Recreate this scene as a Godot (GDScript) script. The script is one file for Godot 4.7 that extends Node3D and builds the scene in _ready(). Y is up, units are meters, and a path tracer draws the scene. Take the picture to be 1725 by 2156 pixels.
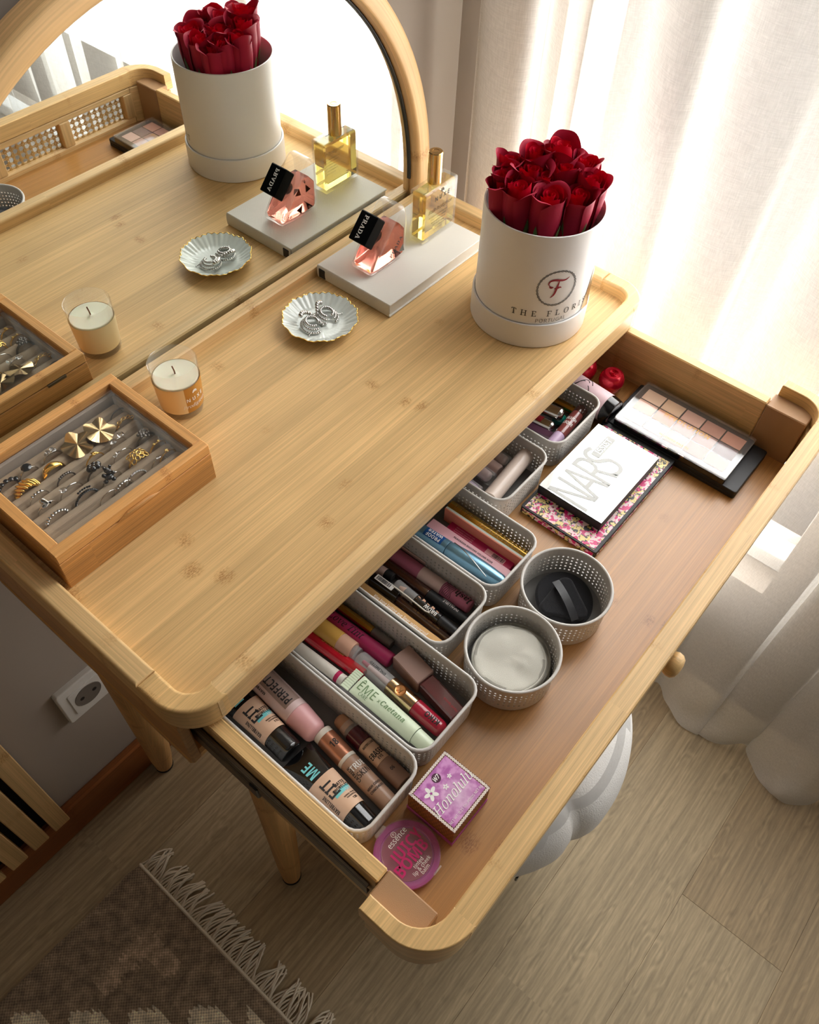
extends Node3D
# Units: everything is authored in centimetres, x to the right along the desk, z towards the room, y = 0 on the desk top.
const TOP := 0.754
const FL := -75.4
var mats := {}
var tex := {}
var rng := RandomNumberGenerator.new()

func V(x, y, z) -> Vector3:
	return Vector3(x, y, z)

func W(p: Vector3) -> Vector3:
	return p * 0.01 + Vector3(0, TOP, 0)

# ---------------------------------------------------------------- mesh builder
class MB:
	var v := PackedVector3Array()
	var n := PackedVector3Array()
	var uv := PackedVector2Array()
	var ix := PackedInt32Array()
	var c := PackedColorArray()
	var col := Color.WHITE
	var tf := Transform3D()
	var g := 0
	var uvoff := Vector2.ZERO
	func uvof(p: Vector3, m: Vector3) -> Vector2:
		var a = m.abs()
		var q: Vector2
		if a.y >= a.x and a.y >= a.z:
			q = Vector2(p.z, p.x) if g == 2 else Vector2(p.x, p.z)
		elif a.x >= a.z:
			q = Vector2(p.y, p.z) if g == 1 else Vector2(p.z, p.y)
		else:
			q = Vector2(p.y, p.x) if g == 1 else Vector2(p.x, p.y)
		return q + uvoff
	func vert(p: Vector3, m: Vector3, t = null) -> int:
		var q = tf * p
		var k = (tf.basis * m).normalized()
		v.push_back(q)
		n.push_back(k)
		uv.push_back(uvof(p, m) if t == null else t)
		c.push_back(col)
		return v.size() - 1
	func tri(i: int, j: int, k: int) -> void:
		ix.push_back(i)
		ix.push_back(k)
		ix.push_back(j)
	func quad(a: Vector3, b: Vector3, d: Vector3, e: Vector3, t = null) -> void:
		var m = (b - a).cross(d - a).normalized()
		if m == Vector3.ZERO:
			m = (d - a).cross(e - a).normalized()
		var i = vert(a, m, null if t == null else t[0])
		var j = vert(b, m, null if t == null else t[1])
		var k = vert(d, m, null if t == null else t[2])
		var l = vert(e, m, null if t == null else t[3])
		tri(i, j, k)
		tri(i, k, l)
	func tri3(a: Vector3, b: Vector3, d: Vector3) -> void:
		var m = (b - a).cross(d - a).normalized()
		tri(vert(a, m), vert(b, m), vert(d, m))
	# grid of points P[j * nu + i]; outward normal is dU x dV
	func grid(P: PackedVector3Array, nu: int, nv: int, closed := false, flip := false, param := false, su := 1.0, sv := 1.0) -> void:
		var b0 = v.size()
		for j in nv:
			for i in nu:
				var i0 = i - 1
				var i1 = i + 1
				if closed:
					if i0 < 0: i0 = nu - 2
					if i1 > nu - 1: i1 = 1
				else:
					i0 = max(i0, 0)
					i1 = min(i1, nu - 1)
				var du = P[j * nu + i1] - P[j * nu + i0]
				var dv = P[min(j + 1, nv - 1) * nu + i] - P[max(j - 1, 0) * nu + i]
				var m = du.cross(dv)
				if m.length_squared() < 1e-14:
					var jj = 1 if j == 0 else nv - 2
					var ax = P[j * nu + i] - P[jj * nu + i]
					du = P[jj * nu + i1] - P[jj * nu + i0]
					m = du.cross(dv)
					if m.length_squared() < 1e-14: m = ax
				m = m.normalized()
				if flip: m = -m
				vert(P[j * nu + i], m, Vector2(i * su, j * sv) if param else null)
		for j in nv - 1:
			for i in nu - 1:
				var a = b0 + j * nu + i
				if flip:
					tri(a, a + nu, a + nu + 1)
					tri(a, a + nu + 1, a + 1)
				else:
					tri(a, a + 1, a + nu + 1)
					tri(a, a + nu + 1, a + nu)
	func box(ct: Vector3, s: Vector3, b := 0.08) -> void:
		var h = s * 0.5
		b = min(b, min(h.x, min(h.y, h.z)) * 0.9)
		var i = h - Vector3(b, b, b)
		for ax in 3:
			for sg in [-1.0, 1.0]:
				var u = (ax + 1) % 3
				var w = (ax + 2) % 3
				var p := []
				for q in [[-1, -1], [1, -1], [1, 1], [-1, 1]]:
					var r = Vector3.ZERO
					r[ax] = h[ax] * sg
					r[u] = i[u] * q[0]
					r[w] = i[w] * q[1]
					p.push_back(ct + r)
				if sg > 0: quad(p[0], p[1], p[2], p[3])
				else: quad(p[3], p[2], p[1], p[0])
		if b < 0.004: return
		for ax in 3:
			var u = (ax + 1) % 3
			var w = (ax + 2) % 3
			for a in [-1.0, 1.0]:
				for d in [-1.0, 1.0]:
					var p := []
					for e in [-1.0, 1.0]:
						var r1 = Vector3.ZERO
						r1[ax] = i[ax] * e; r1[u] = h[u] * a; r1[w] = i[w] * d
						var r2 = Vector3.ZERO
						r2[ax] = i[ax] * e; r2[u] = i[u] * a; r2[w] = h[w] * d
						p.push_back(ct + r1)
						p.push_back(ct + r2)
					if a * d > 0: quad(p[0], p[1], p[3], p[2])
					else: quad(p[2], p[3], p[1], p[0])
		for a in [-1.0, 1.0]:
			for d in [-1.0, 1.0]:
				for e in [-1.0, 1.0]:
					var p0 = ct + Vector3(h.x * a, i.y * d, i.z * e)
					var p1 = ct + Vector3(i.x * a, h.y * d, i.z * e)
					var p2 = ct + Vector3(i.x * a, i.y * d, h.z * e)
					if a * d * e > 0: tri3(p0, p1, p2)
					else: tri3(p2, p1, p0)
	# profile of (r, y) from bottom to top on the outside; creases where it bends sharply
	func lathe(pr: Array, seg := 32, sx := 1.0, sz := 1.0, a0 := 0.0, a1 := TAU) -> void:
		var start = 0
		while start < pr.size() - 1:
			var e = start + 1
			while e < pr.size() - 1:
				var d0 = (pr[e] - pr[e - 1]).normalized()
				var d1 = (pr[e + 1] - pr[e]).normalized()
				if d0.dot(d1) < 0.8: break
				e += 1
			var P := PackedVector3Array()
			for j in range(start, e + 1):
				for i in seg + 1:
					var t = a1 + (a0 - a1) * i / seg
					P.push_back(Vector3(pr[j].x * cos(t) * sx, pr[j].y, pr[j].x * sin(t) * sz))
			grid(P, seg + 1, e - start + 1, a1 - a0 > 6.28, false)
			start = e
	# vertical prism of a polygon in x, z; rounded top and bottom edges
	func prism(poly: PackedVector2Array, y0: float, y1: float, bt := 0.0, bb := 0.0, steps := 3, caps := true) -> void:
		var q := PackedVector2Array()
		for p in poly:
			if q.is_empty() or not p.is_equal_approx(q[q.size() - 1]): q.push_back(p)
		if q[0].is_equal_approx(q[q.size() - 1]): q.remove_at(q.size() - 1)
		if Geometry2D.is_polygon_clockwise(q):
			q = q.duplicate()
			q.reverse()
		var m = q.size()
		var nn := PackedVector2Array()
		var sharp := []
		for i in m:
			var d0 = (q[i] - q[(i + m - 1) % m]).normalized()
			var d1 = (q[(i + 1) % m] - q[i]).normalized()
			sharp.push_back(d0.dot(d1) < 0.75)
			var a = Vector2(d0.y, -d0.x)
			var b = Vector2(d1.y, -d1.x)
			nn.push_back((a + b) / max(1.0 + a.dot(b), 0.25))
		var rows := []
		if bb > 0.0:
			for k in steps + 1:
				var t = PI / 2 * k / steps
				rows.push_back(Vector2(bb * (1 - sin(t)), y0 + bb * (1 - cos(t))))
		else: rows.push_back(Vector2(0, y0))
		if bt > 0.0:
			for k in steps + 1:
				var t = PI / 2 * k / steps
				rows.push_back(Vector2(bt * (1 - cos(t)), y1 - bt * (1 - sin(t))))
		else: rows.push_back(Vector2(0, y1))
		for i in m:
			var k = (i + 1) % m
			var fn = Vector2(q[k].y - q[i].y, -(q[k].x - q[i].x)).normalized()
			var na = fn if sharp[i] else nn[i].normalized()
			var nb = fn if sharp[k] else nn[k].normalized()
			for r in rows.size() - 1:
				var A = rows[r]
				var B = rows[r + 1]
				if A.is_equal_approx(B): continue
				var ids := []
				for e in [[i, na, A, r], [k, nb, A, r], [k, nb, B, r + 1], [i, na, B, r + 1]]:
					var p2 = q[e[0]] - nn[e[0]] * e[2].x
					var yn = 0.0
					if bt > 0.0 and e[2].y > y1 - bt: yn = (e[2].y - y1 + bt) / bt
					if bb > 0.0 and e[2].y < y0 + bb: yn = -(y0 + bb - e[2].y) / bb
					var hz = sqrt(max(1 - yn * yn, 0.0))
					var nrm = Vector3(e[1].x * hz, yn, e[1].y * hz)
					ids.push_back(vert(Vector3(p2.x, e[2].y, p2.y), nrm, uvof(Vector3(p2.x, e[2].y, p2.y), Vector3(fn.x, 0, fn.y) if absf(yn) < 0.7 else Vector3(0, yn, 0))))
				tri(ids[0], ids[3], ids[2])
				tri(ids[0], ids[2], ids[1])
		if not caps: return
		for e in [[bt, y1, 1.0], [bb, y0, -1.0]]:
			var inner := PackedVector2Array()
			for i in m: inner.push_back(q[i] - nn[i] * e[0])
			var t = Geometry2D.triangulate_polygon(inner)
			var b0 = v.size()
			for p in inner: vert(Vector3(p.x, e[1], p.y), Vector3(0, e[2], 0))
			for k in range(0, t.size(), 3):
				var a = inner[t[k]]; var b = inner[t[k + 1]]; var d = inner[t[k + 2]]
				var ccw = (b - a).cross(d - a) < 0
				if ccw == (e[2] > 0): tri(b0 + t[k], b0 + t[k + 1], b0 + t[k + 2])
				else: tri(b0 + t[k], b0 + t[k + 2], b0 + t[k + 1])
	func tube(pts: PackedVector3Array, rad, seg := 10, closed := false, caps := true) -> void:
		var m = pts.size()
		var P := PackedVector3Array()
		var up := Vector3.ZERO
		var loop = m + (1 if closed else 0)
		for jj in loop:
			var j = jj % m
			var t = (pts[(j + 1) % m] - pts[(j + m - 1) % m]) if closed else (pts[min(j + 1, m - 1)] - pts[max(j - 1, 0)])
			t = t.normalized()
			if up == Vector3.ZERO:
				up = Vector3.UP if absf(t.y) < 0.9 else Vector3.RIGHT
			var s = t.cross(up).normalized()
			up = s.cross(t).normalized()
			var r = rad if not rad is Array else rad[j]
			for i in seg + 1:
				var a = TAU * i / seg
				P.push_back(pts[j] + (s * cos(a) + up * sin(a)) * r)
		grid(P, seg + 1, loop, true, true)
		if caps and not closed:
			for e in [0, m - 1]:
				var base = e * (seg + 1)
				for i in seg:
					if e == 0: tri3(pts[0], P[base + i], P[base + i + 1])
					else: tri3(pts[e], P[base + i + 1], P[base + i])
	func ball(ct: Vector3, r: Vector3, nu := 16, nv := 10) -> void:
		var P := PackedVector3Array()
		for j in nv + 1:
			for i in nu + 1:
				var a = -TAU * i / nu
				var b = -PI / 2 + PI * j / nv
				P.push_back(ct + Vector3(cos(b) * cos(a) * r.x, sin(b) * r.y, cos(b) * sin(a) * r.z))
		grid(P, nu + 1, nv + 1, true, false)
	func mesh(base: Vector3) -> ArrayMesh:
		var q := PackedVector3Array()
		q.resize(v.size())
		for i in v.size(): q[i] = (v[i] - base) * 0.01
		var a := []
		a.resize(Mesh.ARRAY_MAX)
		a[Mesh.ARRAY_VERTEX] = q
		a[Mesh.ARRAY_NORMAL] = n
		a[Mesh.ARRAY_TEX_UV] = uv
		a[Mesh.ARRAY_COLOR] = c
		a[Mesh.ARRAY_INDEX] = ix
		var m := ArrayMesh.new()
		m.add_surface_from_arrays(Mesh.PRIMITIVE_TRIANGLES, a)
		return m

func mb(g := 0, tf := Transform3D()) -> MB:
	var m := MB.new()
	m.g = g
	m.tf = tf
	return m

# ---------------------------------------------------------------- objects
func thing(called: String, label: String, category: String, at: Vector3, group := "") -> Node3D:
	var o := Node3D.new()
	o.name = called
	add_child(o, true)
	o.position = W(at)
	o.set_meta("base", at)
	tag(o, label, category, group)
	return o

func tag(o: Node, label: String, category: String, group := "") -> void:
	o.set_meta("label", label)
	o.set_meta("category", category)
	if group: o.set_meta("group", group)

func part(parent: Node3D, called: String, m: MB, material: Material, label := "") -> MeshInstance3D:
	var o := MeshInstance3D.new()
	o.name = called
	var base: Vector3 = parent.get_meta("base")
	o.mesh = m.mesh(base)
	o.material_override = material
	parent.add_child(o, true)
	o.set_meta("base", base)
	if label: o.set_meta("label", label)
	return o

func single(called: String, m: MB, material: Material, at: Vector3, label: String, category: String, group := "") -> MeshInstance3D:
	var o := MeshInstance3D.new()
	o.name = called
	o.mesh = m.mesh(at)
	o.material_override = material
	add_child(o, true)
	o.position = W(at)
	o.set_meta("base", at)
	tag(o, label, category, group)
	return o

func struct(called: String, m: MB, material: Material, at := Vector3(0, -75.4, 0)) -> MeshInstance3D:
	var o := MeshInstance3D.new()
	o.name = called
	o.mesh = m.mesh(at)
	o.material_override = material
	add_child(o, true)
	o.position = W(at)
	o.set_meta("base", at)
	o.set_meta("kind", "structure")
	return o

# frame with x along `right`, y along `up`
func fr(o: Vector3, right: Vector3, up: Vector3) -> Transform3D:
	var x = right.normalized()
	var z = x.cross(up).normalized()
	return Transform3D(Basis(x, z.cross(x), z), o)

# frame whose y axis runs from a to b
func axis(a: Vector3, b: Vector3, side := Vector3.UP) -> Transform3D:
	var y = (b - a).normalized()
	var x = y.cross(side).normalized()
	return Transform3D(Basis(x, y, x.cross(y)), a)

var fonts := {}
func font(kind: String, sp := 0) -> Font:
	var key = kind + str(sp)
	if not fonts.has(key):
		var f := SystemFont.new()
		f.font_names = PackedStringArray(["Droid Serif" if kind.begins_with("serif") else "Droid Sans"])
		f.font_weight = 700 if kind.ends_with("b") else 400
		if sp:
			var q := FontVariation.new()
			q.base_font = f
			q.spacing_glyph = sp
			fonts[key] = q
		else: fonts[key] = f
	return fonts[key]

# lettering: flat outlines laid in frame tf, capital height h cm, bent round a cylinder of radius `bend` whose axis is the frame's y ("y") or x ("x")
func text(parent: Node3D, s: String, tf: Transform3D, h: float, m: Material, kind := "sans", opt := {}) -> void:
	var t := TextMesh.new()
	t.text = s
	t.font = font(kind, opt.get("sp", 0))
	t.font_size = 64
	t.pixel_size = 1.0
	t.depth = 0.0
	t.curve_step = opt.get("step", 4.0)
	var a = t.get_mesh_arrays()
	var k = h / 46.0
	var q := mb()
	q.tf = tf
	var P: PackedVector3Array = a[Mesh.ARRAY_VERTEX]
	var ids: PackedInt32Array = a[Mesh.ARRAY_INDEX]
	var sx = opt.get("sx", 1.0)
	var sl = opt.get("slant", 0.0)
	var R = opt.get("bend", 0.0)
	var lift = opt.get("lift", 0.012)
	var arc = opt.get("arc", 0.0)
	if R > 0.0 or opt.has("surf"):
		# split long strokes so that they follow the curved surface
		var lim = sqrt(0.1 * (R if R > 0.0 else 1.1)) / k
		var work := []
		for i in range(0, ids.size(), 3): work.push_back([P[ids[i]], P[ids[i + 1]], P[ids[i + 2]]])
		P = PackedVector3Array()
		ids = PackedInt32Array()
		while not work.is_empty():
			var tr = work.pop_back()
			var best = 0
			var len = 0.0
			for e in 3:
				var l = tr[e].distance_to(tr[(e + 1) % 3])
				if l > len:
					len = l
					best = e
			if len > lim:
				var A = tr[best]
				var B = tr[(best + 1) % 3]
				var D = tr[(best + 2) % 3]
				var M2 = (A + B) * 0.5
				work.push_back([A, M2, D])
				work.push_back([M2, B, D])
			else:
				for e in 3:
					ids.push_back(P.size())
					P.push_back(tr[e])
	for p in P:
		var x = p.x * k * sx + p.y * k * sl
		var y = p.y * k + arc * x * x
		var z = lift
		var nn = Vector3(0, 0, 1)
		if opt.has("surf"):
			q.vert(opt.surf.call(x, y), Vector3.UP)
			continue
		if R > 0.0:
			if opt.get("about", "y") == "y":
				var b = x / R
				nn = Vector3(sin(b), 0, cos(b))
				x = (R + lift) * sin(b)
				z = (R + lift) * cos(b) - R
			else:
				var b = y / R
				nn = Vector3(0, sin(b), cos(b))
				y = (R + lift) * sin(b)
				z = (R + lift) * cos(b) - R
		q.vert(Vector3(x, y, z), nn)
	for i in range(0, ids.size(), 3):
		var A = q.v[ids[i]]; var B = q.v[ids[i + 1]]; var D = q.v[ids[i + 2]]
		if (B - A).cross(D - A).dot(q.n[ids[i]]) > 0: q.tri(ids[i], ids[i + 1], ids[i + 2])
		else: q.tri(ids[i], ids[i + 2], ids[i + 1])
	part(parent, opt.get("name", "lettering"), q, m)

# ---------------------------------------------------------------- materials
func mat(key: String, col := Color.WHITE, rough := 0.5, opt := {}) -> StandardMaterial3D:
	if mats.has(key): return mats[key]
	var m := StandardMaterial3D.new()
	m.resource_name = key
	m.albedo_color = col
	m.roughness = rough
	m.metallic = opt.get("metal", 0.0)
	m.metallic_specular = opt.get("spec", 0.5)
	if opt.has("tex"):
		m.albedo_texture = opt.tex
		var s = opt.get("scale", 0.05)
		m.uv1_scale = Vector3(s, s, s) if not s is Vector2 else Vector3(s.x, s.y, 1)
	if opt.has("off"): m.uv1_offset = Vector3(opt.off.x, opt.off.y, 0)
	if opt.has("bump"):
		m.heightmap_enabled = true
		m.heightmap_texture = opt.bump
		m.heightmap_scale = opt.get("depth", 0.05)
		if not opt.has("tex"):
			var s = opt.get("scale", 0.05)
			m.uv1_scale = Vector3(s, s, s) if not s is Vector2 else Vector3(s.x, s.y, 1)
	if opt.get("vcol", false): m.vertex_color_use_as_albedo = true
	if opt.has("coat"):
		m.clearcoat_enabled = true
		m.clearcoat = opt.coat
		m.clearcoat_roughness = opt.get("coat_rough", 0.05)
	if opt.has("rim"):
		m.rim_enabled = true
		m.rim = opt.rim
		m.rim_tint = 0.5
	if opt.has("back"):
		m.backlight_enabled = true
		m.backlight = opt.back
	if opt.has("alpha"):
		m.transparency = BaseMaterial3D.TRANSPARENCY_ALPHA
		m.albedo_color.a = opt.alpha
	if opt.has("glass"):
		m.refraction_enabled = true
		m.refraction_scale = opt.glass
		m.albedo_color.a = 0.0
		m.transparency = BaseMaterial3D.TRANSPARENCY_ALPHA
	if opt.has("sss"):
		m.subsurf_scatter_enabled = true
		m.subsurf_scatter_strength = opt.sss
	m.cull_mode = BaseMaterial3D.CULL_DISABLED if opt.get("both", false) else BaseMaterial3D.CULL_BACK
	mats[key] = m
	return m

func c8(r, g, b) -> Color:
	return Color(r / 255.0, g / 255.0, b / 255.0)

func image(w: int, h: int, f: Callable) -> ImageTexture:
	var d := PackedByteArray()
	d.resize(w * h * 3)
	var k := 0
	for y in h:
		for x in w:
			var q: Color = f.call(x, y)
			d[k] = int(clampf(q.r, 0, 1) * 255)
			d[k + 1] = int(clampf(q.g, 0, 1) * 255)
			d[k + 2] = int(clampf(q.b, 0, 1) * 255)
			k += 3
	return ImageTexture.create_from_image(Image.create_from_data(w, h, false, Image.FORMAT_RGB8, d))

func noise(sd: int, fq: float, oct := 3, kind := FastNoiseLite.TYPE_SIMPLEX_SMOOTH) -> FastNoiseLite:
	var q := FastNoiseLite.new()
	q.seed = sd
	q.noise_type = kind
	q.frequency = fq
	q.fractal_octaves = oct
	return q

func hash1(i: int) -> float:
	var x = sin(i * 127.1 + 311.7) * 43758.5453
	return x - floor(x)

func bamboo(w: int, h: int, strips: int, nodes: Array, base: Color, contrast: float) -> ImageTexture:
	var na = noise(3, 0.02, 3)
	var nb = noise(9, 0.06, 2)
	var sh = float(h) / strips
	return image(w, h, func(x, y):
		var st = int(y / sh)
		var tone = 1.0 + (hash1(st * 7 + 1) - 0.5) * 0.10 * contrast
		var streak = na.get_noise_2d(x * 0.10 + st * 37.0, y * 6.0) * 0.07 * contrast
		streak += nb.get_noise_2d(x * 0.05, y * 9.0 + st * 9.0) * 0.10 * contrast
		streak += nb.get_noise_2d(x * 0.02, y * 23.0) * 0.06 * contrast
		streak += na.get_noise_2d(x * 0.3, y * 0.3 + 900.0) * 0.04 * contrast
		var fy = fmod(float(y), sh)
		var k = tone + streak
		if fy < 0.8: k -= 0.06
		var q = Color(base.r * k, base.g * (k - 0.012 * (1.0 - k)), base.b * (k * 1.12 - 0.12))
		for nd in nodes:
			var dx = (x - nd[0] * w) / (nd[2] * w)
			var dy = (y - nd[1] * h) / (nd[3] * h)
			if absf(dx) < 1.0 and absf(dy) < 1.0:
				var e = dx + nb.get_noise_2d(y * 9.0, nd[0] * 900.0) * 0.75
				var s = maxf(0.0, 1.0 - absf(e)) * (1.0 - dy * dy)
				s *= clampf(0.55 + nb.get_noise_2d(x * 3.0, y * 10.0) * 1.3, 0.0, 1.2)
				q = q.lerp(Color(base.r * 0.70, base.g * 0.56, base.b * 0.40), clampf(s * nd[4] * 0.85, 0, 0.8))
		return q)

# ---------------------------------------------------------------- scene
func _ready() -> void:
	rng.seed = 11
	var cam := Camera3D.new()
	cam.name = "camera"
	add_child(cam)
	cam.position = W(V(-41.76, 58.0, 42.34))
	cam.rotation = Vector3(deg_to_rad(-52.6007), deg_to_rad(-52.1286), deg_to_rad(2.6691))
	cam.fov = 63.4379
	cam.near = 0.02
	cam.far = 60.0
	cam.current = true
	var we := WorldEnvironment.new()
	we.name = "environment"
	var e := Environment.new()
	e.background_mode = Environment.BG_SKY
	var sm := ProceduralSkyMaterial.new()
	sm.sky_top_color = c8(205, 218, 232)
	sm.sky_horizon_color = c8(240, 240, 238)
	sm.ground_horizon_color = c8(190, 180, 170)
	sm.ground_bottom_color = c8(150, 138, 126)
	var sky := Sky.new()
	sky.sky_material = sm
	e.sky = sky
	e.background_energy_multiplier = 0.9
	e.tonemap_mode = Environment.TONE_MAPPER_LINEAR
	e.tonemap_exposure = 1.42
	e.sdfgi_enabled = true
	e.ssao_enabled = true
	e.ssil_enabled = true
	we.environment = e
	add_child(we)
	# daylight from the overcast sky, in the plane of the window opening
	daylight(V(70, 62, 26), Vector2(0.62, 2.05), 5.8)
	daylight(V(70, 62, 104), Vector2(0.86, 1.9), 2.2)
	make_materials()
	room()
	desk()
	table_things()
	drawer_things()
	floor_things()

func daylight(at: Vector3, size: Vector2, energy: float) -> void:
	var l := AreaLight3D.new()
	l.name = "window_daylight"
	add_child(l, true)
	l.area_size = size
	l.area_normalize_energy = true
	l.light_energy = energy
	l.light_color = Color(0.985, 0.985, 0.98)
	l.area_range = 8.0
	l.shadow_enabled = true
	l.position = W(at)
	l.rotation = Vector3(0, PI / 2, 0)

func make_materials() -> void:
	var nd := [[0.545, 0.53, 0.010, 0.03, 0.9], [0.549, 0.66, 0.012, 0.02, 0.9], [0.557, 0.71, 0.014, 0.018, 1.0], [0.157, 0.64, 0.014, 0.03, 1.0], [0.176, 0.72, 0.014, 0.03, 0.9], [0.18, 0.55, 0.012, 0.03, 0.7], [0.316, 0.80, 0.012, 0.025, 0.8], [0.38, 0.745, 0.012, 0.02, 0.5], [0.585, 0.965, 0.012, 0.02, 0.7], [0.04, 0.45, 0.012, 0.06, 0.9], [0.66, 0.2, 0.012, 0.03, 0.6], [0.72, 0.5, 0.010, 0.02, 0.5], [0.90, 0.62, 0.01, 0.03, 0.6], [0.42, 0.1, 0.012, 0.03, 0.6], [0.24, 0.3, 0.012, 0.03, 0.5], [0.38, 0.42, 0.01, 0.02, 0.3]]
	tex.bam = bamboo(1024, 512, 17, nd, c8(219, 181, 124), 0.8)
	tex.rim = bamboo(512, 128, 5, [[0.3, 0.5, 0.02, 0.5, 0.8], [0.72, 0.3, 0.02, 0.25, 0.6]], c8(222, 186, 132), 0.8)
	var rv: Image = tex.rim.get_image().duplicate()
	rv.rotate_90(CLOCKWISE)
	tex.rim_v = ImageTexture.create_from_image(rv)
	tex.box = bamboo(256, 128, 3, [], c8(196, 140, 78), 1.4)
	tex.floorw = floor_texture()
	tex.weave = image(64, 64, func(x, y):
		var a = 0.5 + 0.5 * sin(x * TAU / 8.0)
		var b = 0.5 + 0.5 * sin(y * TAU / 8.0)
		var k = (a if (int(x / 8) + int(y / 8)) % 2 == 0 else b) * 0.8 + hash1(x * 71 + y) * 0.2
		return Color(k, k, k))
	var nz = noise(21, 0.09, 3)
	tex.fuzz = image(128, 128, func(x, y):
		var k = 0.5 + nz.get_noise_2d(x * 3.0, y * 3.0) * 0.5 + (hash1(x * 131 + y * 17) - 0.5) * 0.35
		return Color(k, k, k))
	var nl = noise(5, 0.05, 2)
	tex.linen = image(256, 256, func(x, y):
		var k = 0.93 + nl.get_noise_2d(x * 0.5, y * 12.0) * 0.05 + nl.get_noise_2d(x * 12.0 + 500.0, y * 0.5) * 0.05
		return Color(k, k * 0.995, k * 0.985))
	var na = noise(31, 0.045, 2, FastNoiseLite.TYPE_CELLULAR)
	na.cellular_return_type = FastNoiseLite.RETURN_DISTANCE
	var nc = noise(33, 0.03, 2)
	tex.leopard = image(320, 200, func(x, y):
		var wx = x + nc.get_noise_2d(x * 2.0, y * 2.0) * 9.0
		var wy = y + nc.get_noise_2d(y * 2.0 + 40.0, x * 2.0) * 9.0
		var d = na.get_noise_2d(wx, wy)
		var p = nc.get_noise_2d(x * 1.6 + 77.0, y * 1.6)
		var r = nc.get_noise_2d(x * 3.0, y * 3.0 + 300.0)
		var q = c8(240, 212, 212)
		if p > 0.16 or r > 0.34: q = c8(214, 26, 112)
		if d < -0.74: q = c8(236, 212, 140)
		elif d < -0.60: q = c8(24, 26, 26) if r > -0.12 else c8(232, 204, 120)
		return q)
	mat("bamboo", Color.WHITE, 0.42, {"tex": tex.bam, "scale": Vector2(1 / 68.0, 1 / 31.0), "off": Vector2(0.5, 0.465), "spec": 0.45})
	mat("bamboo_rim", Color.WHITE, 0.4, {"tex": tex.rim, "scale": Vector2(1 / 38.0, 1 / 9.0), "spec": 0.45})
	mat("bamboo_light", Color(1.0, 0.98, 0.93), 0.4, {"tex": tex.rim, "scale": Vector2(1 / 22.0, 1 / 7.0), "off": Vector2(0.45, 0.4)})
	mat("bamboo_drawer", Color(0.80, 0.70, 0.57), 0.36, {"tex": tex.bam, "scale": Vector2(1 / 68.0, 1 / 31.0), "off": Vector2(0.5, 0.5), "spec": 0.6})
	mat("bamboo_dark", Color(0.86, 0.77, 0.68), 0.45, {"tex": tex.rim, "scale": Vector2(1 / 30.0, 1 / 8.0)})
	mat("bamboo_leg", Color(0.93, 0.86, 0.76), 0.5, {"tex": tex.rim, "scale": Vector2(1 / 50.0, 1 / 10.0)})
	mat("bamboo_end", c8(168, 128, 88), 0.5, {"bump": tex.fuzz, "scale": 0.6, "depth": 0.02})
	mat("box_wood", Color.WHITE, 0.5, {"tex": tex.box, "scale": Vector2(1 / 14.0, 1 / 7.0)})
	mat("frame_wood", Color(1.0, 0.95, 0.95), 0.5, {"tex": tex.rim, "scale": Vector2(1 / 40.0, 1 / 6.0)})
	mat("plank", Color(1.0, 0.99, 0.97), 0.5, {"tex": tex.floorw, "scale": Vector2(1 / 90.0, 1 / 60.0), "spec": 0.4})
	mat("plank_warm", Color(0.94, 0.91, 0.87), 0.5, {"tex": tex.floorw, "scale": Vector2(1 / 90.0, 1 / 60.0), "off": Vector2(0.37, 0.42), "spec": 0.4})
	mat("plank_gap", c8(112, 96, 76), 0.9)
	mat("wall", c8(168, 157, 145), 0.9)
	mat("ceiling", c8(176, 176, 176), 0.9)
	mat("baseboard", Color(0.66, 0.47, 0.33), 0.5, {"tex": tex.rim, "scale": Vector2(1 / 60.0, 1 / 9.0)})
	mat("slat_wood", Color(0.98, 0.97, 0.95), 0.6, {"tex": tex.rim, "scale": Vector2(1 / 60.0, 1 / 5.0)})
	mat("felt", c8(16, 15, 15), 0.95)
	mat("white_plastic", c8(232, 230, 224), 0.35)
	mat("dark_hole", c8(24, 22, 20), 0.6)
	mat("white_frame", c8(238, 238, 236), 0.4)
	mat("pane", Color(1, 1, 1), 0.0, {"alpha": 0.06})
	mat("sheer", Color(1.0, 0.99, 0.975), 0.9, {"tex": tex.linen, "scale": 0.09, "back": Color(0.34, 0.34, 0.34), "both": true, "alpha": 0.70, "spec": 0.1})
	mat("mirror", c8(236, 240, 236), 0.01, {"metal": 1.0})
	mat("steel", c8(120, 112, 100), 0.35, {"metal": 1.0})
	mat("black_plastic", c8(16, 17, 18), 0.3)
	mat("black_gloss", c8(10, 10, 12), 0.12, {"coat": 0.6})
	mat("black_matt", c8(30, 31, 34), 0.5)
	mat("cane", c8(214, 176, 112), 0.5)
	mat("felt_pad", c8(28, 26, 25), 0.8)
	mat("white_card", c8(238, 236, 235), 0.42)
	mat("ink", c8(30, 28, 28), 0.6)
	mat("ink_grey", c8(110, 108, 106), 0.6)
	mat("ink_red", c8(150, 24, 44), 0.6)
	mat("ink_white", c8(245, 242, 238), 0.5)
	mat("ink_aqua", c8(120, 205, 208), 0.5)
	mat("ink_green", c8(110, 140, 96), 0.5)
	mat("ink_gold", c8(196, 150, 80), 0.4, {"metal": 0.6})
	mat("petal_in", c8(190, 0, 36), 0.5, {"spec": 0.3, "both": true, "back": Color(0.35, 0.0, 0.02)})
	mat("petal_out", c8(166, 22, 54), 0.55, {"spec": 0.3, "both": true, "rim": 0.3, "back": Color(0.2, 0.0, 0.01)})
	mat("leaf", c8(92, 118, 62), 0.6, {"both": true})
	mat("foam", c8(60, 70, 48), 0.9)
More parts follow.
